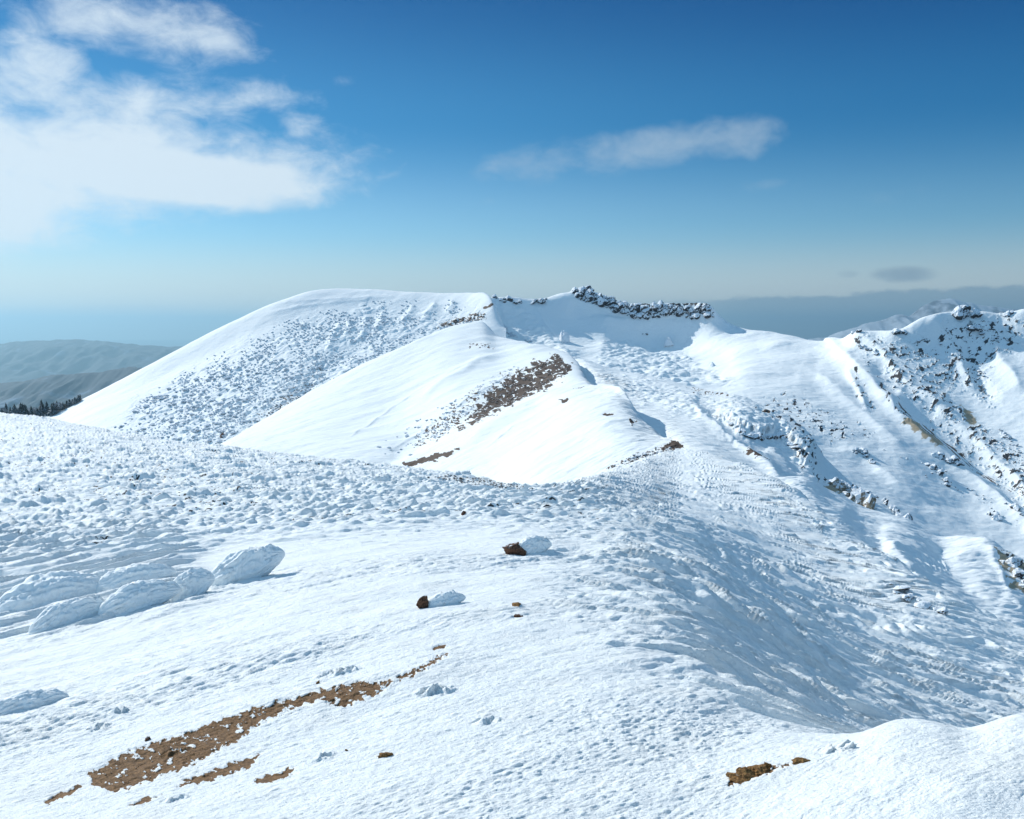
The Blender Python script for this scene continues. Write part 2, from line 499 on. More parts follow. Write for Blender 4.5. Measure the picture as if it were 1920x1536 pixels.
cols0 = list(cols)
cols += [extra(1700, -14), extra(1810, 17)]
cols.sort(key=lambda c: c[0])
s = Sheet('snow_ground', cols, cols_u(-40, 1960, -700, 2600, 1.5, 7), 1450, skip=1.7)
U, V, Yw, A, C, lod = s.U, s.V, s.Y, s.A, s.C, s.lod
crest_u = np.interp(np.log(Yw), np.log([3.8, 5, 7, 10, 14, 20, 30, 45, 70, 100]), [1700, 1500, 1290, 1170, 1130, 1110, 1110, 1130, 1190, 1275])
flank = sstep(U - crest_u, -60, 160)
field = sstep(Yw, 16, 30) * (1 - flank)
near = (1 - sstep(Yw, 14, 26)) * (1 - flank)
smooth_r = sstep(U, 1350, 1520) * (1 - sstep(Yw, 5.0, 6.5))
def frame(deg):
    c_, s_ = math.cos(math.radians(deg)), math.sin(math.radians(deg))
    return (s.X * c_ + s.Y * s_).astype(np.float32), (-s.X * s_ + s.Y * c_).astype(np.float32)


wa = fbm(A * .25, C * .25, 3, 2); wc = fbm(A * .3, C * .3, 3, 8)
An, Cn = frame(40)
rough = 0.35 + 1.3 * np.clip(fbm(An * .12, Cn * .3, 3, 21) + 0.3, 0, 1)
D = s.D
# near snow: wind-packed grains, streaked along the wind, in several sizes
n_small = fbm(An * 5.0, Cn * 12, 4, 31, 0.6, lod, 1 / 12., True)
n_mid = fbm((An + .3 * wa) * 1.1, (Cn + .15 * wc) * 3.6, 4, 35, 0.42, lod, 1 / 3.6, True)
grains = domes(An * 3.2, Cn * 6, 3, 0.4, .2, .6, 1.1)
g2 = domes(An * 7.5 + wa, Cn * 13, 7, 0.6, .2, .62, 1.1)
g1 = domes(An * 14 + wa, Cn * 24, 12, 0.7, .2, .62, 1.1)
g3 = domes(An * 3.6 + wa, Cn * 7.5, 8, 0.6, .2, .62, 1.1)
soft = (1 - .9 * sstep(U, 1330, 1500) * (1 - sstep(Yw, 5, 6.5))) * (.5 + .5 * sstep(Yw, 4, 7))
near = near * soft
D += near * rough * (0.015 * n_small + 0.014 * n_mid * sstep(Yw, 3, 9) + 0.012 * grains * sstep(fbm(A * .6, C * .9, 2, 44), -.2, .3))
D += near * (0.020 * g1 * (1 - sstep(Yw, 5, 8)) + 0.012 * g2 * (1 - sstep(Yw, 8, 14)) + 0.015 * g3 * sstep(Yw, 6, 10)) * (.5 + rough)
D += near * .05 * fbm(An * .35, Cn * .7, 3, 45)
# scattered clots of rime in front of the camera
clot = domes(A * 1.15, C * 1.3, 9, 0.36, .10, .30, 1.2)
D += (1 - sstep(Yw, 6.5, 9)) * (1 - flank) * clot * (0.10 + 0.42 * fbm(A * 12, C * 12, 3, 51, .5))
# the lumpy field to the left: rimed cobbles and dwarf scrub under snow
Af, Cf = frame(6)


def saw(x):
    f = x - np.floor(x)
    return np.where(f < .22, sstep(f, 0, .22), 1 - (f - .22) / .78)


d1 = domes((Af + .5 * wa) * .85, (Cf + .3 * wc) * 1.7, 4, 0.45, .15, .6, .9)
d2 = domes(Af * 2.3 + wa, Cf * 4.6, 5, 0.7, .2, .65, 1.0)
clump = .45 + 1.1 * sstep(fbm(Af * .11, Cf * .2, 3, 58), -.25, .35)
d3 = domes(Af * .2, Cf * .42, 6, 0.22, .2, .55, 1.2)
f_big = fbm((Af + wa) * .25, (Cf + .5 * wc) * .9, 4, 61, .42, lod, 1 / .9, True)
D += field * (.78 - .25 * sstep(Yw, 42, 72)) * (0.36 * d1 * clump * sstep(Yw, 18, 45) + 0.30 * d2 + .26 * domes(Af * 1.25 + .5 * wa, Cf * 2.5, 59, .75, .15, .65, 1.0) + 0.26 * d3 * sstep(Yw, 18, 45) + 0.13 * f_big + .16 * saw((Cf + .9 * wc) * .75 + .12 * Af) * sstep(fbm(Af * .15, Cf * .3, 3, 66), -.1, .4) + .25 * fbm(A * .05, C * .12, 2, 64))
zone = sstep(-U, -430, -300) * sstep(Yw, 11, 15) * (1 - sstep(Yw, 26, 34))
D += zone * (.16 * saw((Cn + .8 * wc) * .95) + .06 * saw((Cn + .5 * wc) * 2.6 + wa) + .05 * domes(An * 2.2, Cn * 4.2, 19, .7, .2, .6))
# the flank: long sastrugi ribs running down-wind
As, Cs = frame(-14)
st0 = fbm((As + 1.5 * wa) * .07, (Cs + .8 * wc) * .42, 2, 69, .45, lod, 1 / .42, True)
st1 = fbm((As + 1.0 * wa) * .16, (Cs + .5 * wc) * 1.25, 3, 71, .42, lod, 1 / 1.25, True)
st2 = fbm((As + .4 * wa) * .7, (Cs + .25 * wc) * 4.5, 2, 77, .45, lod, 1 / 4.5, True)
d4 = domes((As + .5 * wa) * .3, (Cs + .3 * wc) * .75, 14, 0.4, .2, .6, 1.2)
fl = flank * (1 - smooth_r)
sw1 = saw((Cs + 1.1 * wc + .5 * wa) * 1.6) * sstep(fbm(As * .22, Cs * .5, 3, 67), -.25, .35)
sw2 = saw((Cs + .5 * wc) * 3.7 + .4 * wa) * sstep(fbm(As * .5, Cs * 1.2, 3, 68), -.2, .35)
gr = domes(As * 3 + wa, Cs * 6, 18, .65, .2, .62, 1.1)
sw3 = saw((Cs + .3 * wc) * 7.0 + .8 * wa) * sstep(fbm(As * .9, Cs * 2, 3, 70), -.3, .25)
D += fl * .034 * sw3 * (1 - sstep(Yw, 14, 24))
D += fl * (.15 * sw1 * sstep(Yw, 7, 14) + .085 * sw2 * (1 - .5 * sstep(Yw, 10, 30)) + .075 * gr * np.clip(.14 / lod - .5, 0, 1))
D += fl * (0.08 * st0 * sstep(Yw, 6, 16) + 0.075 * st1 * sstep(Yw, 3, 10) + 0.014 * st2 + 0.22 * d4 * sstep(Yw, 18, 28) + .17 * fbm(As * .06, Cs * .2, 2, 79) * sstep(Yw, 8, 20))
# the crest itself: lumps
cre = np.exp(-((U - crest_u + 20) / 120) ** 2) * sstep(Yw, 5, 8)
D += cre * (0.05 * gr + .05 * sw2 + 0.022 * n_mid + 0.07 * domes(An * .7, Cn * 1.7, 17, .5, .25, .6, 1.1) + .04 * st1)
D += smooth_r * (.03 * fbm(A * 1.2, C * 1.2, 3, 81) + .004 * n_small)
# bare dirt
P = lambda *a: list(zip(a[::2], a[1::2]))
holes = lambda U, V, X, Y: 1 - 0.8 * sstep(fbm(U * .045, V * .09, 4, 93, .65), .46, .58)
s.patch(0, P(165, 1448, 235, 1412, 330, 1382, 430, 1347, 520, 1321, 600, 1297, 640, 1289, 668, 1290, 640, 1299, 560, 1324, 500, 1344, 450, 1385, 400, 1410, 340, 1437, 270, 1462, 215, 1480, 180, 1468), 3, (.06, 6), 1, holes)
s.patch(0, P(640, 1288, 700, 1276, 740, 1278, 700, 1300, 660, 1318, 620, 1322, 600, 1312), 4, (.06, 9), 1, holes)
s.patch(0, P(730, 1277, 790, 1252, 820, 1228, 836, 1225, 815, 1245, 770, 1268), 3, (.08, 7), 1, holes)
s.patch(0, P(330, 1468, 400, 1440, 460, 1418, 490, 1408, 470, 1432, 420, 1448, 370, 1464), 3, (.06, 7))
s.patch(0, P(470, 1462, 500, 1448, 552, 1436, 548, 1448, 510, 1465), 3, (.07, 6))
s.patch(0, P(240, 1508, 275, 1490, 305, 1486, 270, 1503), 2, (.07, 4))
s.patch(0, P(78, 1500, 120, 1480, 165, 1462, 140, 1482, 90, 1504), 2, (.07, 6), .9)
s.patch(0, P(812, 1213, 840, 1206, 830, 1212, 815, 1216), 2, (.07, 3))
s.patch(0, P(1365, 1466, 1400, 1448, 1440, 1440, 1480, 1432, 1430, 1452, 1390, 1468), 3, (.07, 5))
D -= 0.010 * s.mask[..., 0] * (1 - sstep(Yw, 12, 20))
dd = s.mask[..., 0] > .3
D[dd] += (0.006 * fbm(s.X * 11, Yw * 11, 3, 95)[dd])
# dark specks of stone and twig poking through the lumpy field
spk = sstep(fbm(A * 1.3, C * 4.5, 3, 101, .6), .52, .66) * field * sstep(fbm(A * .09, C * .2, 2, 103), .0, .3)
s.mask[..., 1] = np.maximum(s.mask[..., 1], spk * .9)
s.D = D
M_NEAR = snow_material('near_snow', fine=60, bump=0.14, stretch=1.3, stain=0.12, dirt=(0.27, 0.15, 0.062), dirt2=(0.115, 0.064, 0.030))
s.build(M_NEAR, lean=(0.35, -0.45))
S1 = s

# ================================================================== SHEET 2: the smooth hump ridge
cols = [
    (200, [(240, 930), (290, 905), (320, 890), (350, 880), (370, 870)]),
    (380, [(230, 900), (270, 872), (300, 858), (320, 850), (340, 846)]),
    (430, [(225, 895), (265, 862), (300, 843), (330, 830), (350, 824)]),
    (500, [(220, 890), (260, 850), (300, 825), (340, 800), (375, 783)]),
    (620, [(200, 900), (240, 850), (300, 800), (360, 745), (410, 713)]),
    (750, [(180, 920), (220, 862), (290, 790), (370, 705), (425, 652)]),
    (870, [(150, 920), (200, 840), (270, 760), (370, 670), (450, 606)]),
    (905, [(145, 920), (195, 835), (265, 755), (360, 672), (452, 602)]),
    (930, [(140, 920), (190, 830), (260, 752), (350, 682), (430, 628)]),
    (1000, [(120, 915), (180, 810), (240, 748), (310, 690), (390, 644)]),
    (1070, [(116, 902), (163, 795), (210, 740), (265, 697), (338, 666)]),
    (1092, [(115, 900), (160, 790), (205, 738), (250, 710), (290, 692)]),
    (1098, [(115, 899), (158, 792), (200, 742), (236, 722), (262, 712)]),
    (1110, [(114, 896), (152, 792), (188, 748), (215, 730), (235, 724)]),
    (1160, [(110, 890), (140, 800), (165, 755), (185, 730), (195, 722)]),
    (1190, [(109, 884), (132, 820), (150, 790), (165, 775), (172, 768)]),
    (1230, [(107, 875), (120, 845), (135, 825), (145, 815), (150, 812)]),
    (1290, [(104, 850), (107, 846), (109, 844), (110, 843), (112, 842)]),
    (1330, [(100, 880), (101, 878), (102, 877), (103, 876), (104, 875)]),
]
s = Sheet('ridge_hills', cols, cols_u(360, 1335, 200, 1335, 1.7, 8), 560, hidden=((1.04, 22), (1.12, 90), (1.3, 260)), blur=4, big=12)
U, V, Yw, A, C, lod = s.U, s.V, s.Y, s.A, s.C, s.lod
s.D += 0.42 * fbm(A * .05, C * .1, 4, 201, .5, lod, 1 / .09) + .13 * fbm(A * .4, C * 1.1, 4, 205, .5, lod, 1 / 1.1)
s.ridge(P(690, 880, 760, 840, 850, 790, 930, 745, 1010, 715, 1085, 700), 16, -1.6)
s.ridge(P(860, 835, 930, 790, 1000, 752, 1070, 728), 10, 0.8)
s.ridge(P(720, 850, 800, 800, 880, 745, 960, 700, 1030, 680), 3, .35, .4)
s.ridge(P(640, 830, 700, 790, 780, 735, 860, 690, 950, 662), 3, .3, .4)
s.ridge(P(900, 850, 960, 800, 1040, 765, 1120, 745), 3, .22, .4)
s.ridge(P(760, 770, 830, 715, 900, 675, 980, 655, 1040, 650), 6, .8)
scr = lambda a, lo=.0, hi=.3, f=.06: (lambda U, V, X, Y: a * sstep(fbm(U * f, V * f * 2.4, 5, 211, .7), lo, hi))
s.patch(0, P(868, 795, 900, 760, 950, 705, 1000, 682, 1050, 668, 1068, 690, 1060, 705, 1010, 728, 950, 762, 900, 788), 10, (.05, 16), 1, scr(1, -.7, -.25, .09))
s.patch(0, P(770, 830, 800, 795, 850, 760, 905, 720, 930, 725, 880, 780, 820, 815), 12, (.05, 16), 1, scr(.9, .05, .35, .1))
s.patch(0, P(755, 868, 800, 855, 860, 842, 850, 850, 790, 872, 760, 874), 3, (.07, 6), 1)
s.patch(0, P(1130, 880, 1170, 862, 1220, 845, 1262, 830, 1280, 826, 1284, 838, 1240, 850, 1190, 866, 1140, 886), 6, (.08, 8), 1, scr(1, -.1, .25, .12))
s.patch(0, P(1240, 842, 1262, 828, 1284, 826, 1284, 838, 1262, 843), 3, (.09, 4), 1)
s.patch(0, P(1044, 752, 1066, 748, 1062, 753), 2, (.1, 3), 1)
s.patch(0, P(1075, 728, 1096, 724, 1090, 729), 2, (.1, 3), 1)
s.patch(0, P(1128, 772, 1150, 774, 1148, 778, 1130, 776), 2, (.1, 3), 1)
s.patch(0, P(1180, 790, 1192, 793, 1186, 796), 2, (.1, 3), 1)
s.patch(0, P(876, 640, 930, 646, 930, 656, 880, 652), 4, (.1, 6), .8, scr(1, 0, .3, .14))
s.D += 0.25 * s.mask[..., 0] * fbm(A * .8, C * 1.4, 3, 215, .6, lod, .7)
M_MID = snow_material('hill_snow', fine=12, bump=0.35, stretch=1.8, dirt=(0.11, 0.072, 0.050), dirt2=(0.045, 0.034, 0.028), tint=(0.81, 0.86, 0.87))
s.build(M_MID)
S2 = s

# ================================================================== SHEET 3: the big shrubby hill on the left
cols = [
    (-60, [(480, 880), (510, 855), (540, 825), (575, 800), (610, 784)]),
    (60, [(450, 900), (500, 855), (550, 815), (600, 790), (630, 777)]),
    (115, [(450, 895), (500, 848), (550, 808), (595, 782), (620, 768)]),
    (160, [(445, 890), (495, 838), (545, 790), (590, 760), (615, 746)]),
    (250, [(440, 890), (490, 825), (545, 765), (595, 722), (625, 699)]),
    (340, [(435, 890), (485, 815), (545, 745), (600, 690), (632, 651)]),
    (430, [(430, 885), (480, 805), (540, 725), (600, 655), (640, 606)]),
    (520, [(430, 870), (480, 790), (540, 705), (605, 622), (648, 566)]),
    (590, [(435, 860), (485, 775), (545, 690), (610, 605), (655, 545)]),
    (640, [(440, 850), (490, 762), (550, 675), (612, 595), (658, 541)]),
    (760, [(460, 800), (505, 722), (555, 655), (605, 594), (645, 547)]),
    (870, [(485, 740), (520, 685), (555, 640), (590, 597), (622, 549)]),
    (915, [(495, 700), (520, 662), (548, 625), (575, 585), (600, 549)]),
    (932, [(505, 690), (525, 660), (545, 632), (565, 604), (585, 578)]),
    (960, [(505, 730), (525, 710), (545, 690), (560, 675), (570, 665)]),
]
s = Sheet('left_hill', cols, cols_u(40, 950, -60, 950, 1.6, 8), 460, hidden=((1.03, 12), (1.1, 60), (1.3, 260)), blur=5, hs=.4, big=10)
U, V, Yw, A, C, lod = s.U, s.V, s.Y, s.A, s.C, s.lod
s.D += 0.5 * fbm(A * .03, C * .05, 4, 301, .5, lod, 1 / .05)
shr = sstep(in_poly(U, V, P(215, 800, 300, 730, 420, 660, 560, 600, 700, 570, 830, 580, 900, 590, 860, 620, 740, 650, 640, 720, 560, 790, 480, 830, 380, 850, 260, 820)) + 25 * fbm(U * .02, V * .02, 3, 5), -15, 25)
s.D += shr * (1.6 * domes(A * .16, C * .2, 31, .6, .2, .6) + .5 * fbm(A * .2, C * .3, 3, 303, .5, lod, 3, True))
for k, (ua, va, ub, vb) in enumerate(((640, 640, 655, 600), (700, 625, 715, 585), (745, 610, 775, 570), (790, 600, 815, 565), (835, 590, 850, 562), (610, 660, 640, 600), (670, 640, 690, 590))):
    s.ridge([(ub, vb), ((ua + ub) / 2 + 3, (va + vb) / 2), (ua, va)], 9, 3.0, .5)
s.ridge(P(540, 755, 600, 705, 650, 665, 720, 635), 18, -5)
s.ridge(P(520, 570, 600, 562, 680, 560, 760, 556), 5, 1.6, .6)
s.ridge(P(480, 595, 560, 575, 640, 566, 720, 562), 5, 1.4, .6)
s.patch(0, P(820, 612, 860, 596, 910, 588, 905, 598, 860, 606, 832, 618), 4, (.09, 7), 1, scr(1, -.35, -.05, .12))
s.patch(0, P(904, 576, 926, 568, 924, 573, 908, 580), 2, (.1, 3))
s.patch(0, P(470, 790, 520, 740, 560, 720, 600, 690, 590, 720, 540, 770, 490, 800), 16, (.04, 18), .75, scr(1, .1, .45, .12))
M_FAR = snow_material('far_snow', fine=8, bump=0.6, stretch=1.6, dirt=(0.16, 0.105, 0.07), dirt2=(0.08, 0.06, 0.05))
s.build(M_FAR)
S3 = s

# ================================================================== SHEET 4: the crater rim and its wall
cols = [
    (800, [(450, 800), (490, 760), (520, 730), (560, 700), (600, 660), (630, 620), (650, 590)]),
    (880, [(430, 760), (470, 720), (510, 690), (550, 660), (590, 625), (620, 590), (645, 562)]),
    (925, [(420, 760), (470, 722), (530, 690), (585, 660), (612, 625), (628, 590), (640, 558)]),
    (960, [(410, 760), (460, 725), (520, 690), (580, 660), (612, 628), (630, 595), (645, 565)]),
    (1010, [(380, 760), (450, 725), (515, 690), (580, 662), (614, 630), (634, 595), (647, 563)]),
    (1045, [(360, 760), (430, 725), (505, 692), (575, 664), (613, 632), (634, 592), (650, 553)]),
    (1066, [(348, 760), (418, 727), (497, 694), (570, 667), (611, 636), (630, 600), (650, 550)]),
    (1080, [(345, 760), (415, 727), (495, 694), (570, 667), (612, 635), (636, 594), (652, 541)]),
    (1120, [(335, 765), (400, 730), (485, 696), (566, 669), (616, 638), (634, 596), (648, 548)]),
    (1170, [(326, 780), (392, 735), (473, 702), (566, 672), (617, 642), (632, 598), (640, 570)]),
    (1184, [(325, 780), (390, 735), (472, 702), (566, 672), (617, 642), (631, 600), (638, 571)]),
    (1300, [(302, 830), (365, 772), (445, 724), (548, 686), (604, 652), (618, 600), (624, 570)]),
    (1332, [(298, 850), (357, 787), (427, 733), (512, 692), (580, 652), (605, 604), (616, 568)]),
    (1345, [(296, 855), (355, 790), (421, 736), (505, 694), (576, 656), (605, 614), (618, 588)]),
    (1362, [(294, 862), (351, 797), (414, 741), (493, 697), (566, 659), (602, 630), (616, 601)]),
    (1380, [(292, 870), (347, 802), (407, 745), (475, 698), (545, 660), (590, 632), (614, 612)]),
    (1450, [(283, 905), (335, 830), (390, 768), (447, 715), (509, 675), (556, 645), (595, 625)]),
    (1540, [(269, 975), (317, 888), (365, 813), (416, 750), (471, 702), (521, 665), (564, 640)]),
    (1575, [(266, 1000), (312, 910), (357, 830), (407, 765), (460, 712), (503, 672), (537, 642)]),
    (1600, [(260, 1020), (310, 920), (355, 840), (406, 772), (457, 712), (495, 666), (516, 621)]),
    (1640, [(256, 1040), (305, 940), (353, 855), (405, 780), (457, 718), (492, 665), (511, 621)]),
    (1680, [(250, 1060), (298, 960), (347, 870), (399, 790), (451, 722), (486, 665), (502, 619)]),
    (1740, [(239, 1105), (293, 995), (346, 895), (401, 805), (453, 727), (487, 658), (502, 592)]),
    (1800, [(228, 1150), (288, 1030), (346, 920), (402, 820), (454, 735), (488, 655), (506, 584)]),
    (1870, [(221, 1190), (277, 1065), (337, 945), (395, 835), (448, 738), (484, 658), (504, 588)]),
    (1920, [(213, 1220), (266, 1100), (326, 970), (385, 850), (441, 740), (479, 655), (498, 578)]),
    (2400, [(200, 1300), (252, 1150), (306, 1000), (362, 860), (416, 740), (456, 640), (491, 540)]),
]
s = Sheet('crater_rim', cols, cols_u(860, 1960, 800, 2400, 1.6, 8), 620, hidden=((1.03, 12), (1.1, 60), (1.3, 260)), blur=4, hs=.4, big=14)
U, V, Yw, A, C, lod = s.U, s.V, s.Y, s.A, s.C, s.lod
s.D += 1.0 * fbm(A * .02, C * .035, 4, 401, .5, lod, 1 / .035)
# spurs that run down into the crater
s.ridge(P(1560, 655, 1600, 690, 1640, 735, 1690, 785, 1740, 835, 1800, 885, 1870, 940, 1930, 990), 26, 9, .45, False)
s.ridge(P(1500, 685, 1550, 715, 1590, 755, 1640, 795, 1700, 850), 22, 5, .5)
s.ridge(P(1585, 690, 1605, 730, 1630, 780), 10, 3.5, .5)
s.ridge(P(1690, 740, 1760, 765, 1820, 815, 1880, 875, 1940, 940), 24, 7, .5, False)
s.ridge(P(1700, 770, 1770, 830, 1850, 900, 1930, 965), 26, -6, 1.0, False)
s.ridge(P(1660, 700, 1740, 760, 1830, 830, 1930, 910), 22, -4, 1.0, False)
s.ridge(P(1600, 622, 1640, 655, 1700, 720, 1760, 770, 1830, 830), 16, 5, .5)
s.ridge(P(1740, 595, 1760, 620, 1800, 680, 1830, 740), 18, 6, .5)
s.ridge(P(1830, 590, 1850, 640, 1880, 690, 1920, 740), 22, 7, .5)
s.ridge(P(1800, 640, 1830, 700, 1870, 760), 14, -4)
s.ridge(P(1420, 660, 1480, 648, 1530, 655, 1560, 665), 12, 3.5, .6)
s.ridge(P(1350, 668, 1400, 658, 1450, 652, 1500, 648), 16, 2.0)
s.ridge(P(1350, 712, 1420, 690, 1490, 688, 1530, 700), 30, 3.5)
s.ridge(P(1140, 590, 1135, 625, 1125, 670), 30, 7, .8)
s.ridge(P(1100, 590, 1040, 620, 1060, 680), 30, -4)
s.ridge(P(1215, 600, 1230, 640, 1215, 690, 1190, 720), 20, -3)
s.ridge(P(1000, 570, 1020, 610, 1060, 660), 10, 3, .6)
s.ridge(P(930, 560, 980, 600, 1040, 650, 1090, 690), 26, 9, .45)
s.ridge(P(925, 570, 960, 620, 1000, 650), 12, 5, .5)
s.ridge(P(1040, 555, 1090, 568, 1130, 580), 10, 3, .5)
s.ridge(P(1560, 830, 1620, 850, 1680, 900, 1760, 960, 1840, 1010), 20, 3.5, .5)
s.ridge(P(1640, 840, 1740, 880, 1800, 920, 1920, 985), 20, 3.5, .5)
s.ridge(P(1500, 800, 1600, 850, 1700, 930, 1800, 1000), 26, -3)
loose = sstep(in_poly(U, V, P(1140, 640, 1250, 655, 1330, 690, 1360, 720, 1300, 730, 1200, 720, 1110, 690)) + 10 * fbm(U * .03, V * .03, 3, 7), -12, 12)
loose = np.maximum(loose, .8 * sstep(in_poly(U, V, P(925, 560, 1000, 600, 1090, 680, 1060, 690, 960, 650, 920, 620)) + 8 * fbm(U * .04, V * .04, 3, 8), -10, 10))
s.D += loose * (2.0 * domes(A * .14, C * .2, 41, .55, .2, .6) + .8 * fbm(A * .12, C * .2, 3, 403, .5, lod, 4, True))
scree = sstep(in_poly(U, V, P(1600, 640, 1740, 630, 1830, 590, 1930, 590, 1930, 640, 1850, 700, 1880, 760, 1800, 730, 1740, 740, 1690, 720)) + 20 * fbm(U * .03, V * .03, 3, 9), -20, 15)
streak = sstep(in_poly(U, V, P(1660, 700, 1740, 740, 1830, 800, 1925, 860, 1925, 960, 1850, 880, 1760, 800)) + 14 * fbm(U * .03, V * .03, 3, 19), -14, 8)
rk = sstep(fbm(U * .055 - V * .035, V * .085 + U * .03, 5, 421, .7), .20, .36)
s.D += (scree + .6 * streak) * .4 * rk
s.mask[..., 1] = np.clip((scree * .62 + streak * .62) * rk, 0, 1)
q = (U - 1920) * .62 - (V - 980)                                 # runs down to the lower right
al = (U * .78 + V * .62); ac = (-U * .62 + V * .78)
grit = sstep(fbm(al * .012, ac * .16, 4, 431, .6), .12, .34)
s.patch(2, P(1700, 800, 1720, 800, 1760, 822, 1772, 845, 1745, 838, 1722, 825), 7, (.06, 8), 1, lambda U, V, X, Y: .65 + .6 * sstep(fbm((U * .78 + V * .62) * .03, (-U * .62 + V * .78) * .25, 3, 5), -.2, .2))
s.patch(2, P(1802, 768, 1822, 778, 1834, 800, 1815, 800, 1806, 786), 5, (.06, 6), .9)
s.patch(0, P(1660, 740, 1720, 780, 1790, 835, 1860, 895, 1925, 925, 1925, 935, 1860, 905, 1780, 850, 1700, 785), 3, (.05, 5), .75, lambda U, V, X, Y: sstep(fbm((U * .78 + V * .62) * .02, (-U * .62 + V * .78) * .3, 3, 15), -.15, .25))
s.patch(1, P(1600, 700, 1640, 770, 1630, 775, 1600, 735), 6, (.06, 8), .7, lambda U, V, X, Y: sstep(fbm(U * .1, V * .12, 3, 25), .0, .3))
s.patch(1, P(1640, 720, 1720, 800, 1700, 800, 1650, 750), 5, (.06, 8), .75, lambda U, V, X, Y: sstep(fbm(U * .1, V * .12, 3, 26), .0, .3))
s.patch(1, P(1480, 735, 1600, 790, 1640, 815, 1560, 830, 1420, 780, 1450, 740), 14, (.04, 16), .66, lambda U, V, X, Y: sstep(fbm(U * .10, V * .2, 3, 27), .22, .45))
s.D += .12 * fbm(A * .3, C * .5, 3, 409, .5, lod, 2)
rkw = lambda U, V, X, Y: sstep(fbm(U * .11, V * .2, 4, 451, .65), -.22, .02)
s.patch(1, P(1172, 568, 1230, 568, 1330, 564, 1338, 586, 1300, 592, 1230, 590, 1176, 590), 3, (.12, 7), .8, rkw)
s.patch(1, P(1078, 538, 1100, 538, 1130, 550, 1172, 566, 1172, 584, 1140, 578, 1105, 562, 1082, 556), 3, (.12, 6), .8, rkw)
s.D += .5 * (s.mask[..., 1] > .3) * fbm(U * .2, V * .25, 3, 455)
s.patch(2, P(1690, 790, 1712, 796, 1748, 818, 1775, 850, 1752, 846, 1725, 828, 1700, 808), 6, (.06, 7), .95)
s.build(M_FAR)
S4 = s

# ================================================================== SHEET 5: the bumpy shoulder with the ledge
cols = [
    (1060, [(345, 740), (350, 720), (360, 705), (370, 690), (380, 680)]),
    (1085, [(300, 735), (320, 710), (340, 695), (360, 682), (380, 672)]),
    (1110, [(245, 745), (275, 722), (305, 705), (335, 690), (370, 678)]),
    (1150, [(205, 765), (235, 742), (270, 722), (310, 705), (360, 690)]),
    (1200, [(176, 800), (200, 775), (235, 750), (280, 722), (335, 700)]),
    (1250, [(155, 830), (180, 795), (215, 765), (260, 738), (315, 710)]),
    (1300, [(118, 870), (155, 822), (195, 785), (240, 750), (300, 724)]),
    (1350, [(110, 890), (145, 842), (180, 805), (225, 768), (280, 737)]),
    (1400, [(104, 920), (138, 865), (170, 825), (210, 785), (260, 755)]),
    (1450, [(100, 945), (130, 890), (162, 850), (198, 812), (245, 778)]),
    (1490, [(98, 965), (126, 915), (155, 875), (186, 838), (225, 803)]),
    (1520, [(105, 975), (126, 938), (150, 900), (178, 865), (212, 832)]),
    (1560, [(112, 990), (130, 958), (150, 928), (172, 900), (198, 872)]),
    (1600, [(114, 1010), (130, 982), (148, 955), (165, 930), (185, 907)]),
    (1650, [(114, 1040), (126, 1015), (140, 990), (152, 965), (168, 942)]),
    (1700, [(114, 1070), (124, 1045), (134, 1025), (144, 1005), (154, 990)]),
    (1760, [(112, 1120), (118, 1100), (124, 1085), (130, 1070), (136, 1060)]),
]
s = Sheet('crater_shoulder', cols, cols_u(1060, 1760, 1060, 1760, 1.5, 8), 480, hidden=((1.04, 18), (1.12, 80), (1.3, 260)), blur=4, hs=.4)
U, V, Yw, A, C, lod = s.U, s.V, s.Y, s.A, s.C, s.lod
ru = sstep(in_poly(U, V, P(1090, 690, 1200, 705, 1330, 740, 1440, 775, 1520, 830, 1530, 900, 1500, 860, 1400, 810, 1250, 770, 1150, 730)) + 12 * fbm(U * .03, V * .03, 3, 9), -10, 10)
s.D += .5 * fbm(A * .04, C * .08, 4, 501, .5, lod, 1 / .08) + .15 * fbm(A * .25, C * .6, 3, 505, .5, lod, 1.6, True)
s.D += ru * (.8 * domes(A * .3, C * .42, 51, .6, .2, .6) + .35 * fbm(A * .35, C * .6, 3, 503, .55, lod, 1.6, True))
s.ridge(P(1090, 676, 1180, 690, 1260, 712, 1340, 735), 8, -1.6)
s.ridge(P(1200, 745, 1300, 770, 1380, 830, 1440, 880, 1480, 930), 14, 2.2, .5)
s.ridge(P(1160, 735, 1200, 790, 1260, 830, 1320, 870), 14, -1.5)
s.ridge(P(1300, 745, 1330, 770, 1350, 790), 10, -1.2)
# the overhanging ledge
led = P(1290, 770, 1330, 785, 1360, 795, 1385, 812, 1425, 823, 1455, 812, 1472, 822, 1490, 842, 1505, 862, 1530, 885)
d, sd, al = seg_dist(U + 3 * fbm(U * .08, V * .08, 3, 5), V + 3 * fbm(U * .08, V * .08, 3, 6), led)
up = np.where(sd < 0, d, -d)
s.D += (1.7 * sstep(up, -3, 9) * (1 - sstep(up, 25, 95)) - .8 * np.exp(-((up + 10) / 12) ** 2)) * sstep(al, .05, .3) * (1 - sstep(al, .85, 1)) * (up > -60)
bandm = np.exp(-((up - 4) / 7) ** 2) * sstep(al, .02, .12) * (1 - sstep(al, .9, 1.0)) * sstep(fbm(U * .10, V * .12, 4, 511, .6), -.25, .15)
s.mask[..., 1] = np.maximum(s.mask[..., 1], bandm * .5)
s.D += bandm * fbm(U * .12, V * .12, 3, 515, .6) * .35
s.patch(0, P(1285, 722, 1300, 724, 1345, 738, 1340, 745, 1300, 734), 3, (.1, 6), 1, scr(1, .05, .3, .15))
s.patch(0, P(1340, 735, 1370, 745, 1362, 752), 3, (.1, 6), 1, scr(1, .05, .3, .15))
s.patch(0, P(1425, 783, 1446, 786, 1440, 790), 2, (.1, 3), 1)
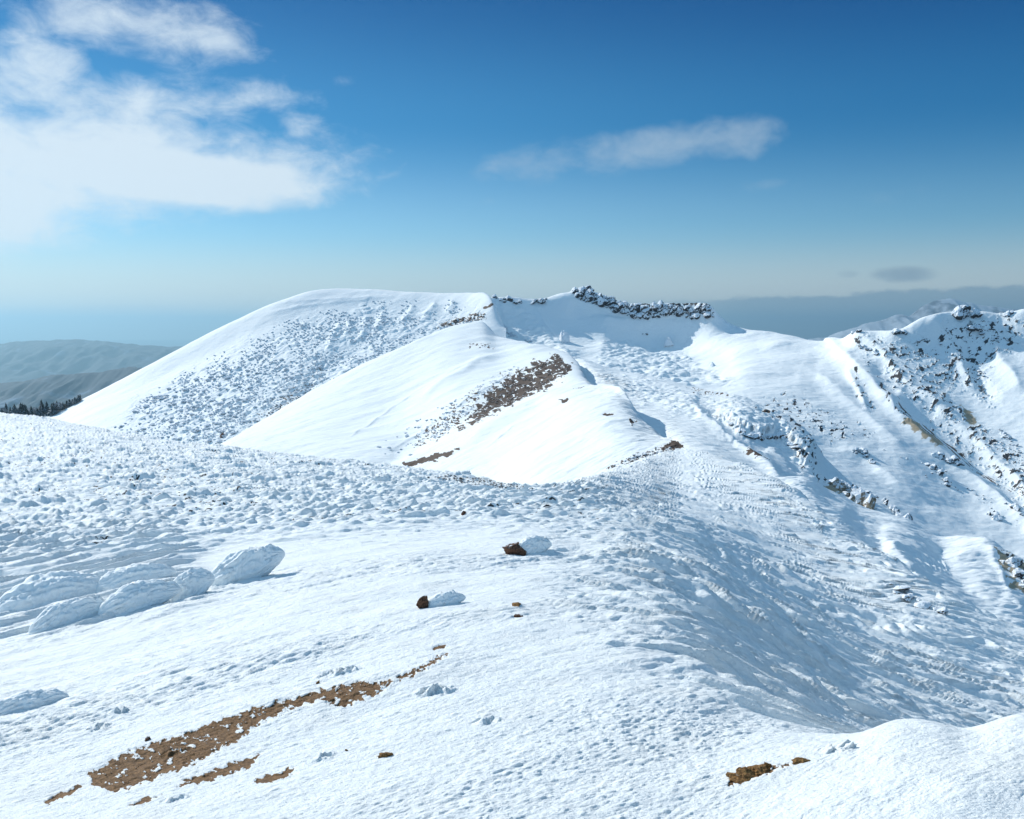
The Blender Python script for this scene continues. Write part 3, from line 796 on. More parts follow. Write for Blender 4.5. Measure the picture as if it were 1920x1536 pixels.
s.patch(0, P(1396, 848, 1410, 852, 1434, 866, 1438, 872, 1420, 868, 1400, 856), 3, (.1, 5), 1)
s.patch(1, P(1400, 770, 1500, 800, 1545, 850, 1530, 880, 1600, 930, 1700, 985, 1560, 920, 1500, 870, 1490, 820), 8, (.06, 10), .8, lambda U, V, X, Y: sstep(fbm(U * .12, V * .16, 4, 521, .65), .1, .35))
s.patch(2, P(1535, 905, 1565, 910, 1588, 908, 1590, 925, 1555, 925), 4, (.07, 8), .9)
s.build(snow_material('shoulder_snow', fine=14, bump=0.5, stretch=1.8))
S5 = s

# ================================================================== SHEET 6: the scooped slope below
cols = [
    (1430, [(98, 960), (100, 930), (102, 910), (104, 900), (106, 895)]),
    (1500, [(80, 985), (86, 950), (92, 925), (98, 905), (106, 893)]),
    (1560, [(68, 1030), (76, 990), (86, 960), (97, 940), (109, 925)]),
    (1620, [(62, 1085), (71, 1035), (82, 1000), (95, 973), (109, 953)]),
    (1700, [(55, 1155), (66, 1090), (78, 1040), (92, 1000), (106, 970)]),
    (1760, [(51, 1210), (62, 1135), (75, 1075), (88, 1035), (102, 1006)]),
    (1800, [(49, 1235), (60, 1158), (73, 1090), (86, 1045), (100, 1008)]),
    (1845, [(47, 1260), (58, 1180), (71, 1110), (84, 1060), (97, 1007)]),
    (1870, [(46, 1275), (57, 1195), (70, 1125), (82, 1075), (95, 1022)]),
    (1920, [(44, 1300), (55, 1225), (67, 1160), (79, 1105), (91, 1052)]),
    (2300, [(40, 1460), (50, 1390), (60, 1320), (71, 1260), (82, 1210)]),
]
s = Sheet('scooped_slope', cols, cols_u(1430, 1960, 1430, 2300, 1.5, 8), 420, hidden=((1.04, 18), (1.12, 80), (1.3, 260)), blur=5, hs=.22)
U, V, Yw, A, C, lod = s.U, s.V, s.Y, s.A, s.C, s.lod
s.D += .28 * fbm(A * .12, C * .3, 4, 601, .5, lod, 4) + .09 * fbm(A * .6, C * 2, 3, 603, .5, lod, .5, True)
s.ridge(P(1530, 935, 1600, 975, 1660, 1010, 1690, 1050, 1720, 1100, 1780, 1170, 1840, 1230), 22, 2.2, .55)
s.ridge(P(1650, 985, 1700, 1000, 1740, 1022, 1800, 1040, 1850, 1030), 12, 1.2)
s.ridge(P(1740, 1010, 1790, 1060, 1830, 1110, 1880, 1180), 24, -2.2)
s.ridge(P(1580, 960, 1640, 1000, 1670, 1040), 16, -1.8)
s.ridge(P(1850, 1012, 1870, 1060, 1890, 1110, 1930, 1170), 12, 1.1, .7)
for k in range(6):
    u0 = 1712 + k * 11; s.ridge([(u0, 1040 + k), (u0 + 14, 1058 + k), (u0 + 22, 1070 + k * .5)], 3.2, .45, .5)
s.patch(2, P(1865, 1030, 1925, 1060, 1925, 1115, 1895, 1100, 1872, 1060), 7, (.06, 10), .95, lambda U, V, X, Y: sstep(fbm(U * .08, V * .08, 3, 33), -.3, .05))
s.patch(1, P(1880, 1030, 1925, 1045, 1925, 1075, 1890, 1055), 6, (.08, 10), .9, lambda U, V, X, Y: sstep(fbm(U * .12, V * .12, 3, 34), -.05, .2))
rgh = sstep(in_poly(U, V, P(1600, 1020, 1680, 1060, 1760, 1150, 1880, 1240, 1700, 1180)), -20, 20)
s.D += rgh * .16 * fbm(A * .8, C * 2.0, 3, 605, .55, lod, .5, True)
s.build(snow_material('slope_snow', fine=25, bump=0.25, stretch=2.4))
S6 = s

# ================================================================== THINGS
def rock_material(name, dark, light, snow_lo, snow_hi, scale, tintsnow=(0.84, 0.89, 0.93)):
    m = bpy.data.materials.new(name); m.use_nodes = True
    N, L = nodes_of(m.node_tree)
    out = N.new('ShaderNodeOutputMaterial'); p = N.new('ShaderNodeBsdfPrincipled'); L.new(p.outputs[0], out.inputs[0])
    geo = N.new('ShaderNodeNewGeometry'); sp = N.new('ShaderNodeSeparateXYZ'); L.new(geo.outputs['Normal'], sp.inputs[0])
    n1 = noise(N, L, geo.outputs['Position'], scale, 6, 0.65); n2 = noise(N, L, geo.outputs['Position'], scale * 3.3, 5, 0.6)
    rc = mixc(N, L, ramp(N, L, n2, 0.35, 0.68), dark, light)
    # rime and snow lie on what faces up and on what faces the wind
    face = mth(N, L, 'ADD', sp.outputs[2], mth(N, L, 'MULTIPLY', sp.outputs[0], -0.35))
    x = mth(N, L, 'ADD', face, mth(N, L, 'MULTIPLY', mth(N, L, 'SUBTRACT', n1, 0.5), 2.2))
    L.new(mixc(N, L, ramp(N, L, x, snow_lo, snow_hi), rc, tintsnow), p.inputs['Base Color'])
    p.inputs['Roughness'].default_value = 0.85; p.inputs['Specular IOR Level'].default_value = 0.25
    b = N.new('ShaderNodeBump'); b.inputs['Distance'].default_value = 0.35 / scale; b.inputs['Strength'].default_value = 0.8
    L.new(mth(N, L, 'ADD', n1, n2), b.inputs['Height']); L.new(b.outputs[0], p.inputs['Normal'])
    return m


def mesh_np(name, co, faces, mat, smooth=True):
    me = bpy.data.meshes.new(name); me.from_pydata(co.tolist(), [], faces); me.update()
    me.polygons.foreach_set('use_smooth', np.full(len(me.polygons), smooth)); me.materials.append(mat)
    return me


def ico(sub):
    bm = bmesh.new(); bmesh.ops.create_icosphere(bm, subdivisions=sub, radius=1.0)
    co = np.array([v.co[:] for v in bm.verts]); fa = [tuple(v.index for v in f.verts) for f in bm.faces]
    bm.free(); return co, fa


ICO = {k: ico(k) for k in (1, 2, 3, 4, 5)}


def n3(p, f, seed):
    return (pn(p[:, 0] * f + seed, p[:, 1] * f + p[:, 2] * f * .7, seed) + pn(p[:, 2] * f + seed * 2, p[:, 0] * f * .8 - p[:, 1] * f, seed + 3)) * .6


def chiselled(seed, sub=4, planes=13, rough=.10, blunt=.5):
    """an angular block: a ball cut by random planes, then weathered"""
    r = np.random.default_rng(seed); co, fa = ICO[sub]
    nrm = r.normal(size=(planes, 3)); nrm /= np.linalg.norm(nrm, axis=1)[:, None]
    d = r.uniform(.55, .95, planes)
    dots = co @ nrm.T
    rad = np.where(dots > .05, d / np.maximum(dots, .05), 9).min(1)
    rad = np.minimum(rad, 1.25)
    c = co * rad[:, None]
    c += co * (n3(c, 1.6, seed)[:, None] * rough * 1.6 + n3(c, 4.5, seed + 9)[:, None] * rough * .9 + n3(c, 10., seed + 19)[:, None] * rough * .4)
    return c, fa


M_ROCK = rock_material('rimed_rock', (0.018, 0.022, 0.028), (0.085, 0.085, 0.085), -0.05, 0.30, 0.55)
M_ROCKN = rock_material('rimed_rock_close', (0.03, 0.03, 0.034), (0.12, 0.11, 0.10), -0.15, 0.25, 1.6)
M_TAN = rock_material('ochre_rock', (0.17, 0.13, 0.09), (0.42, 0.35, 0.25), 0.25, 0.6, 0.9)
M_BROWN = rock_material('brown_rock', (0.045, 0.024, 0.016), (0.21, 0.10, 0.055), 0.95, 1.25, 14)
M_STONE = rock_material('ochre_stone', (0.10, 0.05, 0.018), (0.36, 0.20, 0.07), 1.3, 1.6, 30)


def tag(o, label=None, cat=None, group=None, kind=None):
    if label: o['label'] = label
    if cat: o['category'] = cat
    if group: o['group'] = group
    if kind: o['kind'] = kind
    return o


def link(name, me, loc=(0, 0, 0), rot=(0, 0, 0), sc=(1, 1, 1), parent=None):
    o = bpy.data.objects.new(name, me); scene.collection.objects.link(o)
    o.location = loc; o.rotation_euler = rot; o.scale = sc; o.parent = parent
    return o


def empty(name, loc, label, cat, group=None):
    o = bpy.data.objects.new(name, None); scene.collection.objects.link(o); o.location = loc
    return tag(o, label, cat, group)


R_ = random.Random(5)
BLK = {}
for nm, mt in (('far', M_ROCK), ('close', M_ROCKN), ('tan', M_TAN)):
    BLK[nm] = [mesh_np('rock_block', *chiselled(900 + k + 50 * len(nm), 3, 12, .13), mt, False) for k in range(7)]


def outcrop(label, sheet, pts, w_px, h_px, n, kind='far', jit=.35, name='rock_outcrop', sink=.35, depth=1.0, rnd=None):
    """a crag of many blocks standing along a line on the ground"""
    sh = SHEETS[sheet]; P0 = sh.at(*pts[0])
    e = empty(name, P0, label, 'rock outcrop')
    for i in range(n):
        t = (i + .5) / n * (len(pts) - 1); k = min(int(t), len(pts) - 2); f = t - k
        u = pts[k][0] * (1 - f) + pts[k + 1][0] * f + R_.uniform(-1, 1) * w_px * jit
        v = pts[k][1] * (1 - f) + pts[k + 1][1] * f + R_.uniform(-1, 1) * h_px * jit
        p = sh.at(u, v); m = p.y / F
        s_ = R_.choice((.45, .6, .75, .9, 1.15, 1.5))
        sx = w_px * m * .5 * s_; sz = h_px * m * .5 * s_ * R_.uniform(.7, 1.2)
        o = link('rock_block', R_.choice(BLK[kind]), p - P0 + Vector((0, 0, sz * (1 - 2 * sink))), (R_.uniform(-.3, .3), R_.uniform(-.3, .3), R_.uniform(0, 6.3)), (sx, sx * depth, sz), e)
    return e


outcrop('dark snow-plastered crag on the highest summit of the crater rim', 'crater_rim', P(1084, 552, 1100, 556, 1125, 562, 1150, 572, 1168, 580), 10, 10, 74, jit=1.0, sink=.4, name='summit_crag')
outcrop('long level band of dark cliff with snow on top, right of the summit crag', 'crater_rim', P(1176, 584, 1220, 584, 1270, 586, 1330, 586), 10, 11, 100, jit=1.0, name='cliff_band', sink=.45)
outcrop('low snow-dusted crag left of the summit crag', 'crater_rim', P(998, 568, 1022, 562), 12, 9, 6)
outcrop('row of small rimed blocks on the crest below the shrubby hill', 'crater_rim', P(925, 560, 945, 566, 975, 570), 9, 9, 9)
outcrop('dark crag on top of the right-hand crater rim', 'crater_rim', P(1793, 588, 1812, 588, 1835, 600), 15, 15, 11)
outcrop('small dark crag on the rim at the right edge', 'crater_rim', P(1884, 592, 1902, 592), 11, 11, 5)
outcrop('lone dark rock pile below the right-hand rim', 'crater_rim', P(1825, 614, 1835, 630), 14, 11, 6)
outcrop('flat dark rock just under the snowy saddle', 'crater_rim', P(1673, 624, 1698, 626), 11, 7, 5)
outcrop('dark rocks on the spur below the saddle', 'crater_rim', P(1605, 650, 1625, 655, 1645, 668), 9, 8, 7)
outcrop('snow-dusted rocks on the first bump right of the saddle', 'crater_rim', P(1592, 626, 1612, 622), 8, 5, 4)
outcrop('little black rock alone in the shaded bowl', 'crater_rim', P(1201, 628, 1213, 628), 9, 6, 3)
outcrop('brown-edged rock pile below the end of the ledge', 'crater_rim', P(1603, 845, 1618, 852, 1640, 866), 13, 12, 10)
outcrop('broad scatter of black rocks on the open snow, right of centre', 'crater_rim', P(1752, 856, 1775, 866, 1795, 872), 12, 11, 12)
outcrop('string of black rocks leading down from the broad scatter', 'crater_rim', P(1735, 872, 1755, 885, 1765, 900, 1780, 915), 10, 9, 10)
outcrop('dark boulder heap with a long shadow in the lower crater', 'crater_rim', P(1855, 968, 1872, 976), 12, 12, 5)
outcrop('low dark outcrop near the right edge of the lower crater', 'crater_rim', P(1880, 945, 1900, 955, 1912, 970), 9, 8, 7)
outcrop('rocky rib that drops along the crater wall', 'crater_rim', P(1870, 805, 1890, 825, 1915, 850), 9, 8, 12)
outcrop('jagged row of rime-crusted pillars ending the ochre cliff', 'crater_shoulder', P(1655, 938, 1680, 955, 1705, 972, 1735, 1003), 17, 24, 17, 'close', jit=.3, sink=.3)
outcrop('ochre cliff with frosted blocks under the snow lip', 'crater_shoulder', P(1568, 918, 1600, 935, 1635, 948), 22, 26, 11, 'tan', jit=.3, sink=.3, name='ochre_cliff')
outcrop('frosted grey blocks on top of the ochre cliff', 'crater_shoulder', P(1578, 912, 1600, 918, 1625, 925, 1642, 925), 14, 16, 9, 'close', jit=.3)
outcrop('dark rock step breaking out of the windblown flank', 'snow_ground', P(1650, 1092, 1690, 1112, 1720, 1130, 1770, 1155), 20, 11, 14, 'close', jit=.4, sink=.45)
outcrop('ochre and black outcrop at the right edge', 'scooped_slope', P(1880, 1050, 1905, 1070, 1925, 1100), 24, 22, 9, 'close')
outcrop('dark end of the ledge above the hollow', 'crater_shoulder', P(1365, 800, 1400, 820, 1440, 822, 1468, 820, 1500, 850), 11, 9, 26, 'close', jit=.35, sink=.4, name='cliff_ledge')
outcrop('black rocks dotting the upper edge beyond the ledge', 'crater_rim', P(1512, 788, 1530, 795, 1545, 806), 7, 5, 7)


def pinnacle(u, v, w_px, h_px, label, seed):
    p = SHEETS['crater_rim'].at(u, v); m = p.y / F
    c, fa = chiselled(seed, 4, 9, .12)
    c[:, 2] = c[:, 2] * 1.0 + .3; c[:, :2] *= (1.15 - .45 * np.clip(c[:, 2:3] + .2, 0, 1.4))
    o = link('snow_pinnacle', mesh_np('snow_pinnacle', c, fa, M_ROCKW), p, (0, 0, seed), (w_px * m * .5, w_px * m * .5, h_px * m * .6))
    tag(o, label, 'snowy rock')


M_ROCKW = rock_material('snowy_rock', (0.10, 0.11, 0.13), (0.25, 0.26, 0.28), -1.2, -0.6, 0.4)
pinnacle(1056, 640, 26, 24, 'snow-plastered pinnacle in the shaded gully below the ridge', 3)
pinnacle(1252, 646, 18, 20, 'snow-plastered pinnacle standing at the tip of the cliff shadow', 4)
pinnacle(1334, 687, 12, 9, 'square snowy block alone on the smooth saddle snow', 6)

# loose rocks on the crater slopes
small = [mesh_np('rock', *chiselled(700 + k, 2, 9, .12), M_ROCK, False) for k in range(6)]
areas = [(P(1660, 640, 1740, 625, 1820, 600, 1920, 600, 1920, 640, 1840, 660, 1850, 700, 1800, 720, 1740, 720, 1690, 690), 62),
         (P(1600, 655, 1660, 690, 1740, 740, 1800, 790, 1780, 800, 1700, 750, 1620, 700), 45),
         (P(1830, 790, 1925, 850, 1925, 890, 1860, 840), 28), (P(1640, 840, 1740, 860, 1800, 900, 1900, 960, 1920, 1000, 1840, 950, 1700, 880), 45),
         (P(1480, 740, 1590, 790, 1640, 830, 1540, 820, 1430, 780), 40), (P(1780, 655, 1850, 690, 1890, 740, 1850, 730, 1790, 690), 20)]
first = True
for poly, cnt in areas:
    xs = [p[0] for p in poly]; ys = [p[1] for p in poly]; k = 0
    while k < cnt:
        u, v = R_.uniform(min(xs), max(xs)), R_.uniform(min(ys), max(ys))
        if in_poly(np.array([u]), np.array([v]), poly)[0] < 0 or u > 1918:
            continue
        k += 1
        p = SHEETS['crater_rim'].at(u, v); m = p.y / F; w = R_.choice((1.0, 1.2, 1.5, 1.8, 2.4, 3.2)) * m
        o = link('rock', R_.choice(small), p + Vector((0, 0, w * .1)), (R_.uniform(-.4, .4), R_.uniform(-.4, .4), R_.uniform(0, 6.3)), (w, w, w * R_.uniform(.6, 1)))
        tag(o, 'small dark rock poking through the snow of the crater wall', 'rock', 'dark rocks on the crater slopes')

# ---- rimed shrubs
def shrub_mesh(seed, sub):
    c, fa = ICO[sub]; c = c.copy(); r = np.random.default_rng(seed)
    c = c * (1 + n3(c, 1.8, seed)[:, None] * .45 + n3(c, 4.6, seed + 7)[:, None] * .35)
    c[:, 2] = np.where(c[:, 2] < -.2, -.2 + (c[:, 2] + .2) * .3, c[:, 2]) * .75 + .1
    c[:, 0] *= 1.25
    return c, fa


M_SHRUB = rock_material('rimed_shrub', (0.22, 0.225, 0.23), (0.46, 0.47, 0.48), -1.0, -0.3, 1.1, (0.74, 0.80, 0.86))
M_SCRUB = rock_material('bare_scrub', (0.05, 0.036, 0.03), (0.13, 0.09, 0.07), 0.85, 1.3, 1.3, (0.74, 0.80, 0.86))
shr_me = [mesh_np('rime_shrub', *shrub_mesh(40 + k, 3), M_SHRUB) for k in range(6)]


def scatter(poly, n, rnd, dens=None, tries=40):
    xs = [p[0] for p in poly]; ys = [p[1] for p in poly]
    u = rnd.uniform(min(xs), max(xs), n * tries); v = rnd.uniform(min(ys), max(ys), n * tries)
    ok = in_poly(u.astype(np.float32), v.astype(np.float32), poly) > 0
    if dens is not None:
        ok &= rnd.random(len(u)) < dens(u, v)
    return u[ok][:n], v[ok][:n]


rnd = np.random.default_rng(3)
HILL = P(200, 800, 300, 725, 420, 655, 560, 592, 700, 566, 840, 562, 880, 575, 830, 600, 740, 645, 650, 705, 590, 760, 520, 800, 450, 828, 380, 850, 270, 825)
HDEN = lambda u, v: np.clip(.25 + 1.6 * pn(u * .018, v * .03, 7) + sstep(in_poly(u.astype(np.float32), v.astype(np.float32), HILL), 0, 40) * .6, .03, 1)
# the shrubs that show largest, each on its own
singles = []
for poly, n, sheet, lo, hi in ((P(210, 800, 290, 740, 400, 700, 480, 740, 470, 820, 380, 850, 270, 825), 130, 'left_hill', 4.0, 8.5),
                               (P(400, 700, 560, 640, 620, 700, 560, 790, 470, 810), 60, 'left_hill', 3.5, 7.0),
                               (P(690, 860, 720, 820, 800, 775, 860, 745, 880, 780, 830, 820, 760, 860), 55, 'ridge_hills', 2.6, 6.0),
                               (P(1130, 880, 1180, 855, 1260, 835, 1275, 845, 1200, 868, 1150, 885), 26, 'ridge_hills', 2.2, 6.0)):
    u, v = scatter(poly, n, rnd)
    for a, b in zip(u, v):
        singles.append((a, b, sheet, rnd.uniform(lo, hi)))
for a, b, sheet, w in singles:
    p = SHEETS[sheet].at(a, b); m = p.y / F * w * .5
    o = link('rime_shrub', shr_me[int(a * 7) % 6], p + Vector((0, 0, m * .1)), (0, 0, a), (m * 1.25, m, m * .9))
    tag(o, *(('frost-white dwarf shrub on the shrubby slope of the big left hill', 'shrub', 'rimed shrubs on the left hill') if sheet == 'left_hill' else
             ('frost-grey dwarf shrub near the bare patches of the smooth hump', 'shrub', 'rimed shrubs on the humps')))


def mass(name, jobs, mat, sub=2, kind_label=None):
    """the countless rest of the scrub as one mesh"""
    tm = [shrub_mesh(60 + k, sub) for k in range(5)]
    cos, fas, off = [], [], 0
    for (us, vs, sheet, lo, hi, flat) in jobs:
        sh = SHEETS[sheet]
        for a, b in zip(us, vs):
            p = sh.at(a, b); m = p.y / F * rnd.uniform(lo, hi) * .5
            c, fa = tm[rnd.integers(5)]; t = rnd.uniform(0, 6.28); ct, st = math.cos(t), math.sin(t)
            q = np.stack([c[:, 0] * ct - c[:, 1] * st, c[:, 0] * st + c[:, 1] * ct, c[:, 2] * flat], 1) * m + np.array(p)
            cos.append(q); fas.append(np.array(fa) + off); off += len(c)
    co = np.concatenate(cos); f = np.concatenate(fas)
    o = link(name, mesh_np(name, co, f.tolist(), mat)); tag(o, kind='stuff')
    return o


SCR = P(868, 795, 900, 760, 950, 705, 1000, 682, 1050, 668, 1072, 690, 1060, 705, 1010, 728, 950, 762, 900, 788)
jobs = [(*scatter(HILL, 3400, rnd, HDEN), 'left_hill', 1.4, 4.2, .85),
        (*scatter(P(640, 700, 700, 660, 780, 620, 860, 605, 900, 592, 880, 612, 780, 650, 700, 690, 650, 715), 350, rnd), 'left_hill', 2, 4, .9),
        (*scatter(P(760, 838, 800, 795, 850, 760, 905, 715, 980, 680, 990, 690, 900, 760, 830, 820), 260, rnd, lambda u, v: np.clip(.3 + 1.6 * pn(u * .05, v * .1, 4), 0, 1)), 'ridge_hills', 1.6, 4, .8),
        (*scatter(P(890, 612, 915, 625, 1000, 640, 1060, 690, 1000, 650, 930, 600), 60, rnd), 'crater_rim', 2, 6, .9)]
mass('frosted_scrub', jobs, M_SHRUB)
jobs = [(*scatter(SCR, 1100, rnd, lambda u, v: np.clip(.35 + 2.2 * pn(u * .07, v * .17, 9), 0, 1)), 'ridge_hills', 1.5, 4, .7),
        (*scatter(P(780, 830, 820, 795, 870, 770, 860, 800, 810, 825), 60, rnd), 'ridge_hills', 1.5, 4, .7),
        (*scatter(P(830, 612, 870, 594, 912, 588, 905, 600, 850, 612), 80, rnd), 'left_hill', 1.5, 4, .6),
        (*scatter(P(1160, 870, 1200, 856, 1260, 834, 1282, 836, 1240, 850, 1180, 872), 110, rnd), 'ridge_hills', 1.5, 4, .7),
        (*scatter(P(480, 800, 530, 745, 590, 715, 600, 740, 540, 790), 200, rnd, lambda u, v: np.clip(.2 + 1.6 * pn(u * .05, v * .1, 14), 0, 1)), 'left_hill', 1.5, 3.4, .8)]
jobs += [(*scatter(P(840, 892, 900, 898, 985, 913, 960, 920, 880, 908, 800, 896), 160, rnd), 'snow_ground', 1.4, 4.2, .6)]
mass('brown_scrub', jobs, M_SCRUB)

# ---- trees on the left saddle
def leaf_mat(name, a, b):
    return rock_material(name, a, b, 0.55, 1.2, 1.2, (0.5, 0.56, 0.62))


M_FIR = leaf_mat('fir_needles', (0.018, 0.032, 0.030), (0.05, 0.075, 0.07))
M_FROST = leaf_mat('frosted_twigs', (0.16, 0.18, 0.20), (0.42, 0.46, 0.5))
M_BARK = leaf_mat('bark', (0.04, 0.03, 0.025), (0.09, 0.07, 0.06))


def fir_crown(seed):
    r = np.random.default_rng(seed); co, fa = [], []
    tiers = 9
    for k in range(tiers):
        z = .16 + .8 * k / tiers; rad = .24 * (1 - k / tiers) ** .85 + .02
        nb = 9
        for j in range(nb):
            a = j / nb * 6.283 + r.uniform(-.3, .3); rr = rad * r.uniform(.6, 1.25); w = .5 * rr + .02; b0 = len(co)
            dx, dy = math.cos(a), math.sin(a)
            co += [(0, 0, z + .07), (dx * rr * .55 - dy * w * .5, dy * rr * .55 + dx * w * .5, z - .015), (dx * rr, dy * rr, z - .05 * r.uniform(.4, 1.4)), (dx * rr * .55 + dy * w * .5, dy * rr * .55 - dx * w * .5, z - .015), (dx * rr * .5, dy * rr * .5, z + .035)]
            fa += [(b0, b0 + 1, b0 + 4), (b0 + 1, b0 + 2, b0 + 4), (b0 + 2, b0 + 3, b0 + 4), (b0 + 3, b0, b0 + 4)]
    b0 = len(co); co += [(.02, 0, .93), (-.012, .018, .93), (-.012, -.018, .93), (0, 0, 1.03)]; fa += [(b0, b0 + 1, b0 + 3), (b0 + 1, b0 + 2, b0 + 3), (b0 + 2, b0, b0 + 3)]
    return np.array(co), fa


def round_crown(seed):
    r = np.random.default_rng(seed); co, fa = [], []
    for _ in range(260):
        d = r.normal(size=3); d /= np.linalg.norm(d); rr = r.uniform(.5, 1) ** .6
        p = np.array([0, 0, .62]) + d * rr * np.array([.36, .36, .36]); q = r.normal(size=(3, 3)) * .045; b0 = len(co)
        co += [tuple(p + q[0]), tuple(p + q[1]), tuple(p + q[2])]; fa.append((b0, b0 + 1, b0 + 2))
    return np.array(co), fa


def trunk(r0):
    a = np.arange(7) / 7 * 6.283
    co = np.concatenate([np.stack([np.cos(a) * r, np.sin(a) * r, a * 0 + z], 1) for r, z in ((r0, -.1), (r0 * .7, .35), (r0 * .3, .7), (r0 * .08, .92))])
    fa = [(k * 7 + i, k * 7 + (i + 1) % 7, k * 7 + 7 + (i + 1) % 7, k * 7 + 7 + i) for k in range(3) for i in range(7)]
    return co, fa


firs = [mesh_np('crown', *fir_crown(k), M_FIR, False) for k in range(5)]
rounds = [mesh_np('crown', *round_crown(k), M_FROST, False) for k in range(4)]
tr_me = mesh_np('trunk', *trunk(.03), M_BARK)
for i in range(96):
    u = -40 + 190 * (i + R_.random()) / 96
    sh = SHEETS['left_hill']; frost = R_.random() < .22 and u < 115
    v = np.interp(u, [-40, 0, 60, 115, 150], [784, 780, 777, 768, 752]) + R_.uniform(0, 9) * (1 if u < 110 else .3)
    p = sh.at(u, v); m = p.y / F
    h = m * R_.choice((9, 11, 12, 14, 16, 18, 22)) * R_.uniform(.9, 1.1) * np.interp(u, [-40, 60, 110, 150], [1.25, 1.25, 1.0, .6]) * (.8 if frost else 1)
    e = empty('frosted_tree' if frost else 'fir_tree', p, 'pale frosted round tree among dark firs on the left saddle' if frost else 'dark slender fir in the wood on the left saddle', 'tree', 'frosted trees on the saddle' if frost else 'firs on the saddle')
    e.rotation_euler = (0, 0, R_.uniform(0, 6)); 
    link('crown', R_.choice(rounds if frost else firs), (0, 0, 0), (0, 0, 0), (h * 1.15 * (q_ := R_.uniform(.9, 1.7)), h * 1.15 * q_, h), e)
    link('trunk', tr_me, (0, 0, 0), (0, 0, 0), (h, h, h), e)

# ---- rime mounds close by
M_RIME = snow_material('rime', fine=60, bump=0.05, stretch=2.2)


def mound_mesh(name, Lx, Wy, Hz, lift, seed, mat, stripes=1.0, nu=150, nv=90, sharp=1.6):
    """a drop-shaped body of rime: blunt and low upwind, lifting to an overhanging tip downwind (+x)"""
    t = np.linspace(0, 1, nu)[:, None]; a = np.linspace(0, 2 * np.pi, nv, endpoint=False)[None, :]
    prof = np.clip(np.sin(np.pi * t ** .72), 0, 1) ** (.62)
    prof = prof * (1 - .25 * t)
    x = (t - .5) * Lx + 0 * a
    cy = np.cos(a); sz = np.sin(a)
    y = prof * Wy * .5 * np.sign(cy) * np.abs(cy) ** .9
    z = prof * Hz * np.where(sz > 0, sz * (.62 + .3 * t), sz * (.30 + .25 * (1 - t))) + lift * t ** sharp * Hz + .05 * Hz
    dsp = fbm(x * 2.2 / Lx * 1.2 + a * 0, a * 2.6 + 0 * x, 4, seed, .55, None, 1, True) * .07 * Hz * stripes + domes(x * 11, (a * Hz * .5 + 0 * x) * 24, seed, .7, .2, .62, 1.0) * .028 + fbm(x * 12, y * 12 + z * 12, 3, seed + 4, .55) * .012 + (np.abs(np.sin(a * 9 + 3.5 * pn(x * 3 / Lx, a * 1.2 + 0 * x, seed))) - .5) * .055 * Hz * stripes
    y = y + cy * dsp * prof; z = z + sz * dsp * np.clip(prof * 2, 0, 1)
    x = x + .15 * Lx * (z / Hz) * .5
    co = np.stack([x, y, z], -1).reshape(-1, 3)
    fa = [(i * nv + j, i * nv + (j + 1) % nv, (i + 1) * nv + (j + 1) % nv, (i + 1) * nv + j) for i in range(nu - 1) for j in range(nv)]
    fa += [tuple(range(nv))[::-1], tuple((nu - 1) * nv + j for j in range(nv))]
    me = mesh_np(name, co, fa, mat)
    at = me.color_attributes.new('mask', 'FLOAT_COLOR', 'POINT'); at.data.foreach_set('color', np.tile([0, 0, 0, 1.0], len(co)))
    return me


def mound(u, v, wpx, hpx, label, seed, lift=.5, yaw=38, wid=.55, sink=.2, lenk=1.0):
    p = S1.at(u, v); m = p.y / F
    Lx = wpx * m / max(.35, math.cos(math.radians(yaw))) * lenk * .85; Hz = hpx * m * 1.05
    me = mound_mesh('rime_mound', Lx, Lx * wid, Hz, lift, seed, M_RIME)
    o = link('rime_mound', me, p - Vector((0, 0, Hz * sink)), (0, 0, math.radians(yaw)))
    return tag(o, label, 'rime mound')


mound(458, 1084, 150, 74, 'biggest rime mound, overhanging to the right with a long shadow', 21, .62, 26, .5)
mound(352, 1112, 92, 58, 'short steep rime mound just left of the biggest one', 22, .45, 32, .6)
mound(258, 1134, 150, 60, 'long smooth rime mound, third from the right in the row', 23, .40, 30, .42)
mound(128, 1168, 140, 62, 'rime mound at the left end of the front row', 24, .45, 32, .42)
mound(95, 1128, 200, 74, 'wide rime swell behind the left end of the row', 25, .28, 30, .6)
mound(250, 1090, 150, 46, 'low rime mound behind the middle of the row', 26, .3, 28, .5)
mound(45, 1330, 150, 46, 'low rime hump alone at the left edge', 27, .3, 32, .45)


def rimed_rock(u, v, rock_w, rock_h, tail_w, tail_h, label, seed, yaw=34):
    p = S1.at(u, v); m = p.y / F
    e = empty('rimed_boulder', p, label, 'boulder'); e.rotation_euler = (0, 0, math.radians(yaw))
    c, fa = chiselled(seed, 4, 9, .10)
    link('stone', mesh_np('stone', c, fa, M_BROWN, False), (0, 0, rock_h * m * .25), (.3, .2, seed), (rock_w * m * .5, rock_w * m * .38, rock_h * m * .55), e)
    Lx = tail_w * m; me = mound_mesh('rime_tail', Lx, Lx * .42, tail_h * m * .9, .25, seed, M_RIME, 1.2, 110, 70)
    link('rime_tail', me, (Lx * .52, 0, -.05 * tail_h * m), (0, 0, 0), (1, 1, 1), e)


rimed_rock(962, 1038, 44, 30, 78, 42, 'rust-brown boulder with a white rime tail, at the top of the smooth slope', 31, 22)
rimed_rock(794, 1140, 26, 26, 84, 36, 'small upright brown boulder with a long rime tail on the open slope', 32, 26)

